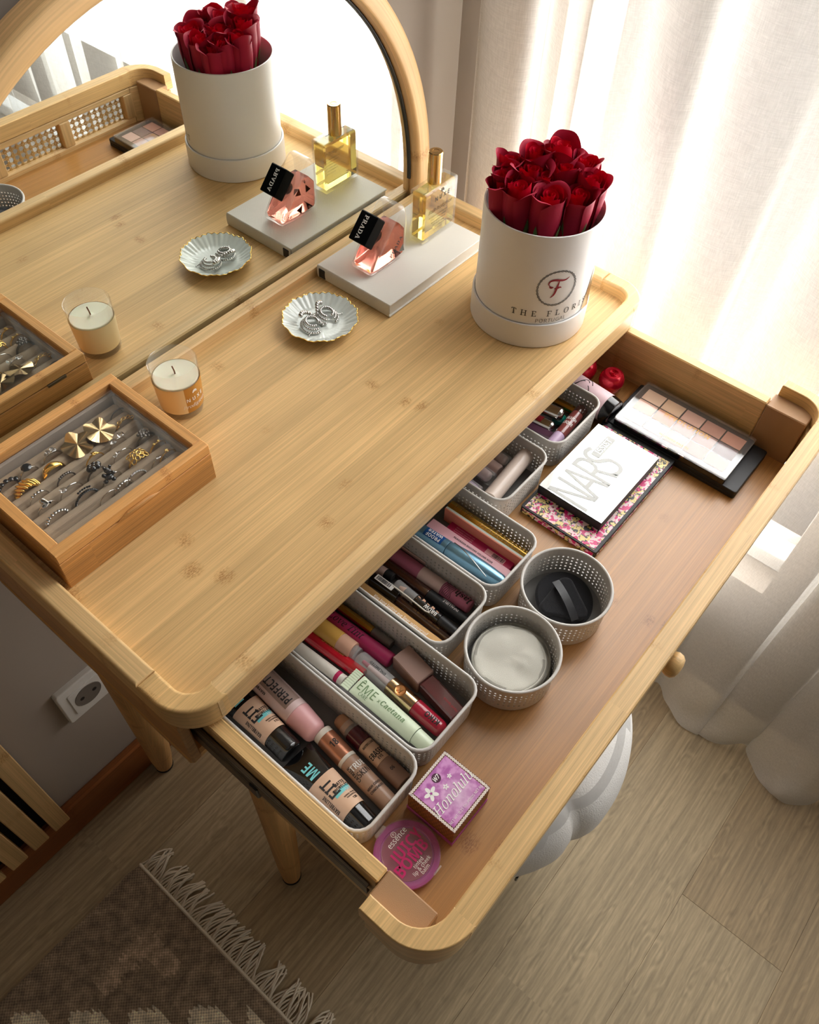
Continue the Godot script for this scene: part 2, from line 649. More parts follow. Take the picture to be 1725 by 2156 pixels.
	mat("cream_cloth", c8(226, 222, 212), 0.75, {"bump": tex.weave, "scale": 1.6, "depth": 0.02})
	mat("paper", c8(232, 228, 218), 0.8)
	mat("glass", Color(1, 1, 1), 0.0, {"glass": 0.05})
	mat("bottle_glass", Color(0.92, 0.95, 0.95), 0.02, {"alpha": 0.12})
	mat("lid_pane", Color(1, 1, 1), 0.0, {"alpha": 0.015})
	mat("cap_black", c8(7, 8, 9), 0.4, {"spec": 0.2})
	mat("thin_glass", Color(1, 1, 1), 0.02, {"alpha": 0.04})
	mat("pink_juice", c8(236, 150, 132), 0.03, {"glass": 0.018})
	mat("oil", c8(240, 216, 110), 0.02, {"glass": 0.02})
	mat("gold_cap", c8(222, 184, 124), 0.16, {"metal": 1.0})
	mat("gold", c8(238, 200, 112), 0.14, {"metal": 1.0})
	mat("pale_gold", c8(206, 178, 132), 0.22, {"metal": 1.0})
	mat("silver", c8(208, 206, 202), 0.16, {"metal": 1.0})
	mat("dark_silver", c8(120, 116, 112), 0.3, {"metal": 1.0})
	mat("gem", Color(1, 1, 1), 0.0, {"glass": 0.08})
	mat("black_gem", c8(14, 16, 22), 0.15, {"coat": 1.0})
	mat("porcelain", c8(222, 228, 222), 0.16, {"coat": 0.5})
	mat("wax", c8(250, 243, 218), 0.45, {"sss": 0.15, "spec": 0.4})
	mat("wax_amber", c8(240, 218, 172), 0.4)
	mat("wick", c8(120, 74, 48), 0.8)
	mat("label_gold", c8(194, 136, 56), 0.4)
	mat("velvet_grey", c8(184, 166, 142), 0.9, {"bump": tex.weave, "scale": 2.0, "depth": 0.02, "rim": 0.3})
	mat("velvet_side", c8(172, 162, 150), 0.95, {"bump": tex.fuzz, "scale": 0.4, "depth": 0.02, "rim": 0.4})
	mat("basket", c8(208, 205, 200), 0.45)
	mat("basket_floor", c8(128, 126, 124), 0.6)

func floor_texture() -> ImageTexture:
	var a = noise(41, 0.012, 3)
	var b = noise(43, 0.05, 3)
	return image(768, 512, func(x, y):
		var wv = a.get_noise_2d(x * 0.5, y * 2.0)
		var ring = sin((y * 0.16 + wv * 26.0))
		var st = b.get_noise_2d(x * 0.12, y * 4.0)
		var fine = b.get_noise_2d(x * 0.9, y * 16.0)
		var k = 0.98 + ring * 0.05 * clampf(wv * 2.6, 0.0, 1.0) + st * 0.15 + fine * 0.06
		var kn = a.get_noise_2d(x * 1.4 + 300.0, y * 3.2)
		if kn > 0.55: k -= (kn - 0.55) * 0.5
		return Color(0.72 * k, 0.65 * k, 0.53 * k))

# ---------------------------------------------------------------- the room
func room() -> void:
	# floor: planks along x, 16.25 cm wide
	var base = mb()
	base.box(V(-176, FL - 6.3, 200), V(472, 12, 460), 0)
	var fl = struct("floor", base, mats.plank_gap, V(-90, FL, 120))
	for r in range(0, 17):
		var z0 = -23.76 + r * 16.25
		var x = -250.0 + hash1(r * 3 + 5) * 70.0
		if r == 5: x = -250.0 + 0.29 + 100.0
		if r == 4: x = -250.0 + 71.0
		var first = true
		var xs = -252.0
		while xs < 46.0:
			var xe = x if first else xs + 130.0
			first = false
			if r == 5 and absf(xe - 10.29) > 2 and xs < 10.0 and xe > -40.0 and xe < 140.0: xe = 10.29
			xe = min(xe, 46.0)
			if z0 < 120.0 and xe - xs > 2.0:
				var q = mb(0)
				q.uvoff = Vector2(hash1(r * 17 + int(xs)) * 80.0, r * 9.0 + hash1(int(xs) + r) * 30.0)
				q.box(V((xs + xe) / 2, FL - 0.15, z0 + 8.12), V(xe - xs - 0.03, 0.3, 16.225), 0.03)
				part(fl, "plank", q, mats.plank if hash1(r * 5 + int(xs)) > 0.45 else mats.plank_warm)
			xs = xe
	var far = mb(0)
	far.box(V(-177, FL - 0.15, 274), V(446, 0.3, 296), 0)
	far.box(V(-327, FL - 0.15, 50), V(150, 0.3, 146), 0)
	part(fl, "far_planks", far, mats.plank).set_meta("kind", "stuff")
	var q = mb()
	q.box(V(-176, 55, -26), V(472, 261, 12), 0)
	struct("wall_back", q, mats.wall, V(-176, FL, -26))
	q = mb()
	q.box(V(-406, 55, 200), V(12, 261, 460), 0)
	struct("wall_left", q, mats.wall, V(-406, FL, 200))
	q = mb()
	q.box(V(-176, 55, 428), V(472, 261, 12), 0)
	struct("wall_front", q, mats.wall, V(-176, FL, 428))
	q = mb()
	q.box(V(-176, 191, 200), V(484, 12, 470), 0)
	struct("ceiling", q, mats.ceiling, V(-176, 185, 200))
	# window wall: three tall casements behind the curtain
	q = mb()
	q.box(V(51, 55, -14), V(14, 261, 16), 0)
	q.box(V(51, 162, 72), V(14, 46, 156), 0)
	q.box(V(51, -60.8, 72), V(14, 29.4, 156), 0)
	q.box(V(51, -31.5, 51.5), V(14, 29.2, 17), 0)
	q.box(V(51, 55, 289), V(14, 261, 278), 0)
	struct("wall_right", q, mats.wall, V(51, FL, 100))
	for w in [[-6.0, 46.0, -46.0, 139.0, "window_1"], [46.0, 98.0, -46.0, 139.0, "window_2"], [98.0, 150.0, -46.0, 139.0, "window_3"]]:
		var f = mb()
		var zc = (w[0] + w[1]) / 2
		var yc = (w[2] + w[3]) / 2
		f.box(V(51, w[2] + 1.5, zc), V(4, 3, w[1] - w[0]), 0.2)
		f.box(V(51, w[3] - 1.5, zc), V(4, 3, w[1] - w[0]), 0.2)
		f.box(V(51, yc, w[0] + 1.0), V(4, w[3] - w[2], 2.0), 0.2)
		f.box(V(51, yc, w[1] - 1.0), V(4, w[3] - w[2], 2.0), 0.2)
		var o = struct(w[4], f, mats.white_frame, V(51, w[2], zc))
		var g = mb()
		g.quad(V(51, w[2] + 3, w[1] - 2), V(51, w[2] + 3, w[0] + 2), V(51, w[3] - 3, w[0] + 2), V(51, w[3] - 3, w[1] - 2))
		part(o, "pane", g, mats.pane)
	q = mb(0)
	q.box(V(-176, FL + 4.25, -19.3), V(448, 8.5, 1.4), 0.3)
	struct("baseboard_back", q, mats.baseboard, V(-98, FL, -19.3))
	slat_panel()
	socket()
	curtain()

func slat_panel() -> void:
	var t = thing("slat_panel", "wall panel of upright light wood slats on black felt, left of the desk", "wall panel", V(-60, FL + 6.5, -19))
	var f = mb()
	f.box(V(-62, 49, -19.6), V(38.6, 231, 0.7), 0.05)
	part(t, "felt_backing", f, mats.felt)
	for k in 11:
		var x = -43.6 - k * 3.55
		var q = mb(1)
		q.uvoff = Vector2(k * 13.7, k * 2.3)
		q.box(V(x, 49, -18.4), V(2.5, 233.0, 1.6), 0.12)
		part(t, "slat", q, mats.slat_wood)

func socket() -> void:
	var t = thing("wall_socket", "white square wall socket with a round recess, low on the wall behind the desk", "socket", V(-30.8, -49.5, -20))
	var q = mb()
	q.tf = Transform3D(Basis(), V(-30.8, -45.6, -20)) * Transform3D(Basis(Vector3(1, 0, 0), Vector3(0, 0, 1), Vector3(0, -1, 0)), Vector3.ZERO)
	q.prism(rr(7.6, 7.6, 0.5), 0, 0.9, 0.25)
	part(t, "cover_plate", q, mats.white_plastic)
	var r = mb()
	r.tf = q.tf
	r.prism(rr(5.0, 5.0, 0.3), 0.9, 1.05, 0.1)
	part(t, "inner_plate", r, mats.white_plastic)
	var h = mb()
	h.tf = q.tf
	h.lathe([V2(2.0, 1.02), V2(1.95, 1.12), V2(1.8, 1.13), V2(1.72, 1.08), V2(0, 1.07)], 28)
	part(t, "plug_recess", h, mat("recess_grey", c8(120, 112, 104), 0.6))
	for s in [-1, 1]:
		var k = mb()
		k.tf = q.tf
		k.tf.origin += V(s * 0.95, 0, 0)
		k.lathe([V2(0.34, 1.085), V2(0, 1.09)], 12)
		part(t, "pin_hole", k, mats.dark_hole)

func V2(a, b) -> Vector2:
	return Vector2(a, b)

func rr(w: float, d: float, r: float, seg := 6, c := Vector2.ZERO) -> PackedVector2Array:
	var p := PackedVector2Array()
	for k in 4:
		var s = [Vector2(1, 1), Vector2(-1, 1), Vector2(-1, -1), Vector2(1, -1)][k]
		var cc = c + Vector2(s.x * (w / 2 - r), s.y * (d / 2 - r))
		for i in seg + 1:
			var a = PI / 2 * k + PI / 2 * i / seg
			p.push_back(cc + Vector2(cos(a), sin(a)) * r)
	return p

func curtain() -> void:
	var P := PackedVector3Array()
	var nu = 420
	var nv = 60
	var nz = noise(61, 0.05, 2)
	for j in nv:
		var f = float(j) / (nv - 1)
		var y = lerpf(FL + 0.4, 178.0, pow(f, 1.5))
		for i in nu:
			var u = float(i) / (nu - 1)
			var z0 = -13.6 + u * 190.0
			var ph = z0 * 0.60 + nz.get_noise_2d(z0 * 1.2, y * 0.06) * 2.6
			var am = 1.7 + nz.get_noise_2d(z0 * 0.8 + 90.0, y * 0.05) * 1.2
			am *= 1.0 - 0.62 * clampf((-15.0 - y) / 40.0, 0.0, 1.0) * clampf((z0 - 26.0) / 12.0, 0.0, 1.0)
			var x = 38.6 - cos(ph) * am + nz.get_noise_2d(z0 * 3.0, y * 0.15) * 0.35
			var z = z0 + sin(ph * 1.0 + 0.6) * 1.5
			# the hem lies in heaps on the floor
			var low = clampf((-52.0 - y) / 23.0, 0.0, 1.0)
			if low > 0.0:
				var lob = 0.5 - 0.5 * cos((z0 - 38.0) * TAU / 16.0)
				x -= low * low * (1.0 + 3.6 * lob * clampf((z0 - 20.0) / 18.0, 0.0, 1.0) + nz.get_noise_2d(z0 * 2.2, y * 1.6) * 1.6)
				y += low * (1.0 - low) * 3.0 * lob + low * nz.get_noise_2d(z0 * 4.0, 40.0 + y) * 1.0
				y = max(y, FL + 0.25)
			if i < 3: x -= 0.25 * (2 - i)
			P.push_back(V(x, y, z))
			y = lerpf(FL + 0.4, 178.0, pow(f, 1.5))
	var m = mb()
	m.grid(P, nu, nv, false, false, true, 190.0 / nu, 4.0)
	single("sheer_curtain", m, mats.sheer, V(38, FL, 80), "sheer white linen curtain hanging in folds before the bright window, hem heaped on the floor", "curtain")

# ---------------------------------------------------------------- the desk with its mirror and open drawer
func arc2(c: Vector2, r: float, a0: float, a1: float, n: int) -> PackedVector2Array:
	var p := PackedVector2Array()
	for i in n + 1:
		var a = deg_to_rad(lerpf(a0, a1, float(i) / n))
		p.push_back(c + Vector2(cos(a), sin(a)) * r)
	return p

func corner_piece(s: float, zback: float) -> PackedVector2Array:
	# rim corner at the front: outer radius 3.6, inner radius 1.6
	var p := PackedVector2Array()
	p.push_back(Vector2(s * 33.2, zback))
	for q in arc2(Vector2(29.6, 12.8), 3.6, 0, 90, 12): p.push_back(Vector2(s * q.x, q.y))
	p.push_back(Vector2(s * 29.2, 16.4))
	p.push_back(Vector2(s * 29.2, 14.7))
	for q in arc2(Vector2(29.8, 13.1), 1.6, 90, 0, 8): p.push_back(Vector2(s * q.x, q.y))
	p.push_back(Vector2(s * 31.4, zback))
	return p

func desk() -> void:
	var d = thing("vanity_desk", "light bamboo vanity desk with raised rim, arched mirror and one open drawer", "desk", V(0, FL, 0))
	var m = mb(0)
	m.box(V(0, -1.1, 0.3), V(63.4, 2.2, 29.6), 0.02)
	part(d, "desk_top", m, mats.bamboo)
	for s in [-1.0, 1.0]:
		m = mb(2)
		m.uvoff = Vector2(5, s * 3)
		m.prism(PackedVector2Array([V2(s * 33.2, -17.4), V2(s * 33.2, 10.95), V2(s * 31.4, 10.95), V2(s * 31.4, -17.4)]), -2.2, 1.35, 0.3, 0.9)
		part(d, "side_rim", m, mats.bamboo_rim)
		m = mb(0)
		m.uvoff = Vector2(17, s * 6)
		m.prism(corner_piece(s, 10.95), -2.2, 1.35, 0.3, 0.9, 4)
		part(d, "rim_corner", m, mats.bamboo_light)
	m = mb(0)
	m.prism(PackedVector2Array([V2(-30.1, 14.7), V2(30.1, 14.7), V2(30.1, 16.395), V2(-30.1, 16.395)]), -2.2, 1.342, 0.35, 1.0, 4)
	part(d, "front_rim", m, mats.bamboo_rim)
	m = mb(0)
	m.uvoff = Vector2(9, 4)
	m.box(V(0, -0.45, -14.85), V(62.8, 3.5, 1.5), 0.15)
	part(d, "back_rim", m, mats.bamboo_rim)
	m = mb(0)
	m.box(V(0, -1.0, -17.0), V(62.8, 2.4, 1.3), 0.1)
	part(d, "back_rail", m, mats.bamboo_rim)
	# carcass under the top
	for s in [-1.0, 1.0]:
		m = mb(2)
		m.box(V(s * 32.35, -5.9, -1.2), V(0.9, 7.4, 30.6), 0.15)
		part(d, "side_panel", m, mats.bamboo_dark)
		m = mb(2)
		m.box(V(s * 31.0, -10.6, -0.5), V(3.6, 1.2, 28.0), 0.3)
		part(d, "leg_rail", m, mats.bamboo_leg)
		for k in [[13.4, 10.8, -26.0, 26.2], [0.6, -17.0, -27.3, 30.3]]:
			var a = V(s * k[3], -10.4, k[0])
			var b = V(s * -k[2], FL + 0.8, k[1])
			m = mb(1)
			var pts := PackedVector3Array()
			var rad := []
			for i in 9:
				var f = i / 8.0
				pts.push_back(a.lerp(b, f))
				rad.push_back(lerpf(2.45, 1.55, f) - (0.15 if i == 8 else 0.0))
			m.tube(pts, rad, 20)
			var leg = part(d, "leg", m, mats.bamboo_leg)
			m = mb()
			m.tf = Transform3D(Basis(), b + V(0, -0.8, 0))
			m.lathe([V2(0, 0.02), V2(1.35, 0.02), V2(1.45, 0.2), V2(1.45, 0.9), V2(0, 0.9)], 20)
			part(leg, "foot_pad", m, mats.felt_pad)
		for k in [[-6.3, 0.75, 20.5, 0.0], [-5.2, 0.5, 32.2, 0.12]]:
			m = mb()
			var x = s * (31.55 - k[3])
			m.box(V(x, k[0] + 1.0, k[2] / 2 - 4), V(0.25, k[1] * 0.35, k[2] + 8), 0.03)
			m.box(V(x, k[0] - 0.6, k[2] / 2 - 4), V(0.25, k[1] * 0.35, k[2] + 8), 0.03)
			m.box(V(x + s * 0.16, k[0] + 0.2, k[2] / 2 - 4), V(0.1, 1.7, k[2] + 8), 0.02)
			part(d, "slide_rail", m, mats.steel)
		m = mb()
		m.box(V(s * 31.55, -5.9, 20.7), V(0.5, 1.9, 0.9), 0.1)
		part(d, "slide_stop", m, mats.black_plastic)
	m = mb(0)
	m.box(V(0, -5.9, -16.2), V(63.8, 7.4, 0.8), 0.1)
	part(d, "back_panel", m, mats.bamboo_dark)
	# arched mirror
	var C = V2(0, 3.2)
	var path := []
	for i in 6: path.push_back([V2(31.4, -1.0 + 4.2 * i / 6.0), V2(1, 0)])
	for i in 65:
		var a = PI * i / 64.0
		path.push_back([C + V2(cos(a), sin(a)) * 31.4, V2(cos(a), sin(a))])
	for i in range(5, -1, -1): path.push_back([V2(-31.4, -1.0 + 4.2 * i / 6.0), V2(-1, 0)])
	var sec := []
	for i in 17:
		var a = TAU * i / 16.0
		var q = V2(signf(cos(a)) * pow(absf(cos(a)), 0.55) * 1.25, signf(sin(a)) * pow(absf(sin(a)), 0.55) * 1.35)
		sec.push_back(q)
	var P := PackedVector3Array()
	for p in path:
		for q in sec:
			var o = p[0] + p[1] * q.x
			P.push_back(V(o.x, o.y, -15.9 + q.y))
	m = mb(1)
	m.grid(P, 17, path.size(), true, false, true, 0.6, 1.5)
	part(d, "mirror_frame", m, mat("frame_wood_uv", Color(1, 0.97, 0.94), 0.45, {"tex": tex.rim_v, "scale": Vector2(1 / 9.0, 1 / 40.0)}))
	var disc := PackedVector2Array([V2(29.95, 16.1), V2(-29.95, 16.1)])
	for i in range(64, -1, -1):
		var a = PI * i / 64.0
		disc.push_back(V2(cos(a) * 29.95, -sin(a) * 29.95))
	m = mb()
	m.tf = Transform3D(Basis(Vector3(1, 0, 0), Vector3(0, 0, 1), Vector3(0, -1, 0)), V(0, 3.2 + 13.4 - 13.4, -16.4))
	var d2 := PackedVector2Array()
	for q in disc: d2.push_back(V2(q.x, minf(q.y, 2.7)))
	m.prism(d2, 0, 0.45)
	part(d, "mirror_glass", m, mats.mirror)
	var pts := PackedVector3Array()
	for i in 65:
		var a = PI * i / 64.0
		pts.push_back(V(cos(a) * 30.0, 3.2 + sin(a) * 30.0, -15.85))
	m = mb()
	m.tube(pts, 0.16, 6)
	part(d, "mirror_gasket", m, mats.black_matt)
	drawer(d)

func drawer(d: Node3D) -> void:
	var m = mb(0)
	m.box(V(0, -8.95, 14.6), V(60.2, 0.7, 46.6), 0.02)
	var o = part(d, "drawer", m, mats.bamboo_drawer)
	for s in [-1.0, 1.0]:
		m = mb(2)
		m.uvoff = Vector2(3, s * 2)
		m.box(V(s * 30.6, -6.0, 12.2), V(1.2, 7.2, 41.2), 0.12)
		part(o, "drawer_side", m, mats.bamboo_light)
		m = mb(2)
		m.box(V(s * 31.1, -5.75, 35.05), V(2.3, 6.4, 4.4), 0.1)
		part(o, "corner_block", m, mats.bamboo_end)
		# lip that wraps round the corner
		var poly := PackedVector2Array()
		poly.push_back(V2(s * 33.4, 33.1))
		for q in arc2(V2(29.2, 35.5), 4.2, 0, 90, 14): poly.push_back(V2(s * q.x, q.y))
		poly.push_back(V2(s * 29.2, 37.85))
		for q in arc2(V2(29.7, 35.35), 2.5, 90, 0, 10): poly.push_back(V2(s * q.x, q.y))
		poly.push_back(V2(s * 32.2, 33.1))
		m = mb(0)
		m.uvoff = Vector2(11, s * 5)
		m.prism(poly, -3.4, -1.2, 0.12, 0.1)
		part(o, "lip_corner", m, mats.bamboo_light)
		var p2 := PackedVector2Array()
		p2.push_back(V2(s * 32.9, 33.1))
		for q in arc2(V2(29.0, 35.5), 3.9, 0, 90, 12): p2.push_back(V2(s * q.x, q.y))
		p2.push_back(V2(s * 29.0, 37.9))
		p2.push_back(V2(s * 31.0, 37.2))
		p2.push_back(V2(s * 32.0, 35.5))
		p2.push_back(V2(s * 32.0, 33.1))
		m = mb(0)
		m.prism(p2, -9.3, -3.5, 0.1, 0.4)
		part(o, "front_corner", m, mats.bamboo_rim)
	m = mb(0)
	m.box(V(0, -2.3, 38.78), V(59.6, 2.19, 1.84), 0.12)
	part(o, "front_lip", m, mats.bamboo_light)
	m = mb(0)
	m.uvoff = Vector2(13, 2)
	m.box(V(0, -8.55, 38.65), V(58.0, 1.5, 1.5), 0.2)
	m.box(V(0, -3.85, 38.65), V(58.0, 0.8, 1.5), 0.1)
	part(o, "front_rail", m, mats.bamboo_rim)
	m = mb(0)
	m.box(V(0, -6.0, -8.2), V(60.2, 6.4, 1.0), 0.1)
	part(o, "drawer_back", m, mats.bamboo_light)
	# five cane panels in the front, parted by upright bars
	for k in 6:
		m = mb(1)
		var x = -28.4 + k * 11.36
		m.box(V(x, -6.05, 38.55), V(1.7, 3.6, 1.4), 0.1)
		part(o, "upright_bar", m, mats.bamboo_rim)
	for k in 5:
		cane(o, -28.4 + k * 11.36 + 0.85, -28.4 + (k + 1) * 11.36 - 0.85)
	m = mb(1)
	m.tf = axis(V(-1.7, -4.6, 38.6), V(-1.7, -4.6, 43))
	m.lathe([V2(0.7, 0.0), V2(0.6, 0.35), V2(0.65, 0.7), V2(1.05, 1.05), V2(1.18, 1.4), V2(1.12, 1.8), V2(0.85, 2.1), V2(0.4, 2.22), V2(0, 2.24)], 24)
	part(o, "knob", m, mats.bamboo_light)

func cane(o: Node3D, x0: float, x1: float) -> void:
	# woven cane: double uprights and crossings with diagonals between, so that eight-sided holes stay open
	var m = mb()
	var y0 = -7.85
	var y1 = -4.2
	var z = 38.6
	var p = 0.92
	var w = 0.1
	var nx = int((x1 - x0) / p)
	var px = (x1 - x0) / nx
	var ny = 4
	var py = (y1 - y0) / ny
	for i in nx + 1:
		for s in [-0.1, 0.1]:
			var x = clampf(x0 + i * px + s, x0, x1)
			m.box(V(x, (y0 + y1) / 2, z), V(w, y1 - y0, 0.06), 0)
	for j in ny + 1:
		for s in [-0.1, 0.1]:
			m.box(V((x0 + x1) / 2, clampf(y0 + j * py + s, y0, y1), z + 0.05), V(x1 - x0, w, 0.06), 0)
	for i in nx:
		for j in ny:
			var cx = x0 + (i + 0.5) * px
			var cy = y0 + (j + 0.5) * py
			for q in [[-1, -1], [1, -1], [1, 1], [-1, 1]]:
				var a = V(cx + q[0] * px * 0.5, cy + q[1] * py * 0.16, z + 0.1)
				var b = V(cx + q[0] * px * 0.16, cy + q[1] * py * 0.5, z + 0.1)
				var e = V(q[0], q[1], 0) * 0.07
				if q[0] * q[1] > 0: m.quad(a - e, a + e, b + e, b - e)
				else: m.quad(b - e, b + e, a + e, a - e)
	part(o, "cane_panel", m, mats.cane)

# ---------------------------------------------------------------- on the desk top
func table_things() -> void:
	flower_box()
	book()
	perfume()
	oil_bottle()
	dish()
	candle()
	jewellery_box()

func flower_box() -> void:
	var c = V(22.9, 0, 6.95)
	var t = thing("flower_box", "round white cardboard hat box full of red roses, on the right of the desk", "flower box", c)
	var m = mb()
	m.tf.origin = c
	m.lathe([V2(0, 0.05), V2(6.15, 0.05), V2(6.2, 0.15), V2(6.2, 2.85), V2(6.15, 2.95), V2(5.98, 2.95)], 72)
	part(t, "base_band", m, mats.white_card)
	m = mb()
	m.tf.origin = c
	m.lathe([V2(5.92, 2.6), V2(5.98, 13.0), V2(5.93, 13.1), V2(5.78, 13.1), V2(5.75, 13.0), V2(5.75, 9.0), V2(0, 9.0)], 72)
	part(t, "body", m, mats.white_card)
	m = mb()
	m.tf.origin = c
	m.lathe([V2(5.7, 9.6), V2(4.0, 10.2), V2(0, 10.4)], 24)
	part(t, "wet_foam", m, mats.foam)
	# print
	var face = func(deg, y): 
		var a = deg_to_rad(deg)
		var n = V(sin(a), 0, cos(a))
		return fr(c + n * 5.97 + V(0, y, 0), V(cos(a), 0, -sin(a)), Vector3.UP)
	text(t, "THE FLORIST", face.call(-30.0, 4.3), 0.68, mats.ink, "serif", {"bend": 5.97, "sp": 28, "sx": 0.95})
	text(t, "PORTUGAL", face.call(-36.0, 3.45), 0.46, mats.ink_grey, "sans", {"bend": 5.97, "sp": 3})
	var logo = mb()
	var strokes = [
		[[-0.9, 0.35], [-1.02, 0.62], [-0.85, 0.92], [-0.45, 1.02], [0.1, 0.95], [0.6, 0.9], [0.95, 1.0], [1.15, 1.18]],
		[[-0.9, 0.35], [-0.72, 0.18], [-0.45, 0.2]],
		[[0.1, 0.93], [0.0, 0.4], [-0.12, -0.2], [-0.3, -0.75], [-0.62, -1.05]],
		[[-0.35, 0.0], [-0.05, 0.06], [0.3, 0.12], [0.42, 0.02]]]
	for st in strokes:
		var cv := Curve3D.new()
		for i in st.size():
			var pv = V(st[max(i - 1, 0)][0], st[max(i - 1, 0)][1], 0)
			var nx = V(st[min(i + 1, st.size() - 1)][0], st[min(i + 1, st.size() - 1)][1], 0)
			cv.add_point(V(st[i][0], st[i][1], 0), (pv - nx) * 0.18, (nx - pv) * 0.18)
		var bk = cv.tessellate_even_length(4, 0.08)
		var Pq := PackedVector3Array()
		for i in bk.size():
			var tg = (bk[min(i + 1, bk.size() - 1)] - bk[max(i - 1, 0)]).normalized()
			var wd = 0.03 + 0.09 * sin(PI * i / max(bk.size() - 1, 1))
			for e in [-1.0, 1.0]:
				var q = bk[i] + V(-tg.y, tg.x, 0) * wd * e
				var an = q.x * 0.95 / 5.97 + deg_to_rad(-36.0)
				Pq.push_back(c + V(sin(an) * 5.99, 7.35 + q.y * 1.0, cos(an) * 5.99))
		logo.grid(Pq, 2, bk.size(), false, false)
	part(t, "monogram", logo, mats.ink_red)
	var r = mb()
	for k in 2:
		var P := PackedVector3Array()
		for i in 97:
			var a = TAU * i / 96.0
			for e in 2:
				var rad = 2.0 + (0.045 if e == 1 else -0.045) + 0.07 * sin(a * 16.0 + k * PI)
				var x = cos(-a) * rad
				var y = sin(-a) * rad + 7.35
				var b = x / 5.97 + deg_to_rad(-36.0)
				P.push_back(c + V(sin(b) * 5.985, y, cos(b) * 5.985))
		r.grid(P, 2, 97, false, false)
	part(t, "wreath_ring", r, mats.ink_grey)
	m = mb()
	var Q := PackedVector3Array()
	for j in 2:
		for i in 5:
			var b = deg_to_rad(4.0 + i * 2.6 + j * 14.0)
			var rad = 6.02 + 0.05 * i
			Q.push_back(c + V(sin(b) * rad, 3.1 + j * 4.0, cos(b) * (rad - 0.06 * i * j)))
	m.grid(Q, 5, 2)
	part(t, "ribbon_end", m, mats.silver)
	# roses
	var spots = [
		[-2.9, 1.9, 16.7, 1.02, "red rose with a tight spiral centre, front left of middle in the white hat box"],
		[-0.3, 3.7, 16.3, 1.0, "red rose at the front right rim of the white hat box, plain broad outer petal"],
		[-3.7, -1.0, 16.8, 1.0, "red rose at the left rim of the white hat box with a pointed lip"],
		[-3.9, -2.9, 16.5, 0.85, "leftmost red rose of the white hat box, leaning outwards"],
		[-0.7, 0.2, 16.7, 0.72, "smallest red rose bud in the middle of the white hat box"],
		[2.2, 3.5, 16.7, 1.0, "red rose at the right rim of the white hat box, nearest the drawer"],
		[4.2, 1.4, 16.8, 0.9, "rightmost red rose of the white hat box, with a jagged petal tip"],
		[1.4, 0.7, 17.2, 1.0, "red rose right of the smallest bud in the white hat box"],
		[-2.6, -3.3, 16.9, 0.9, "red rose behind the leftmost one in the white hat box"],
		[-1.0, -1.5, 17.2, 1.05, "red rose with a large half-open cup, left of the middle of the white hat box"],
		[-0.8, -4.3, 17.0, 0.88, "small dark red rose at the back left of the white hat box"],
		[1.2, -2.5, 17.7, 1.12, "tall red rose at the back middle of the white hat box"],
		[3.1, -0.9, 18.1, 1.15, "tallest red rose, with a clear spiral, at the back right of the white hat box"]]
	for i in spots.size():
		var s = spots[i]
		rose(c + V(s[0] * 0.86, 10.2, s[1] * 0.86), s[2] - 10.2, s[3], V(s[0], 0, s[1]) * 0.020, i, s[4])

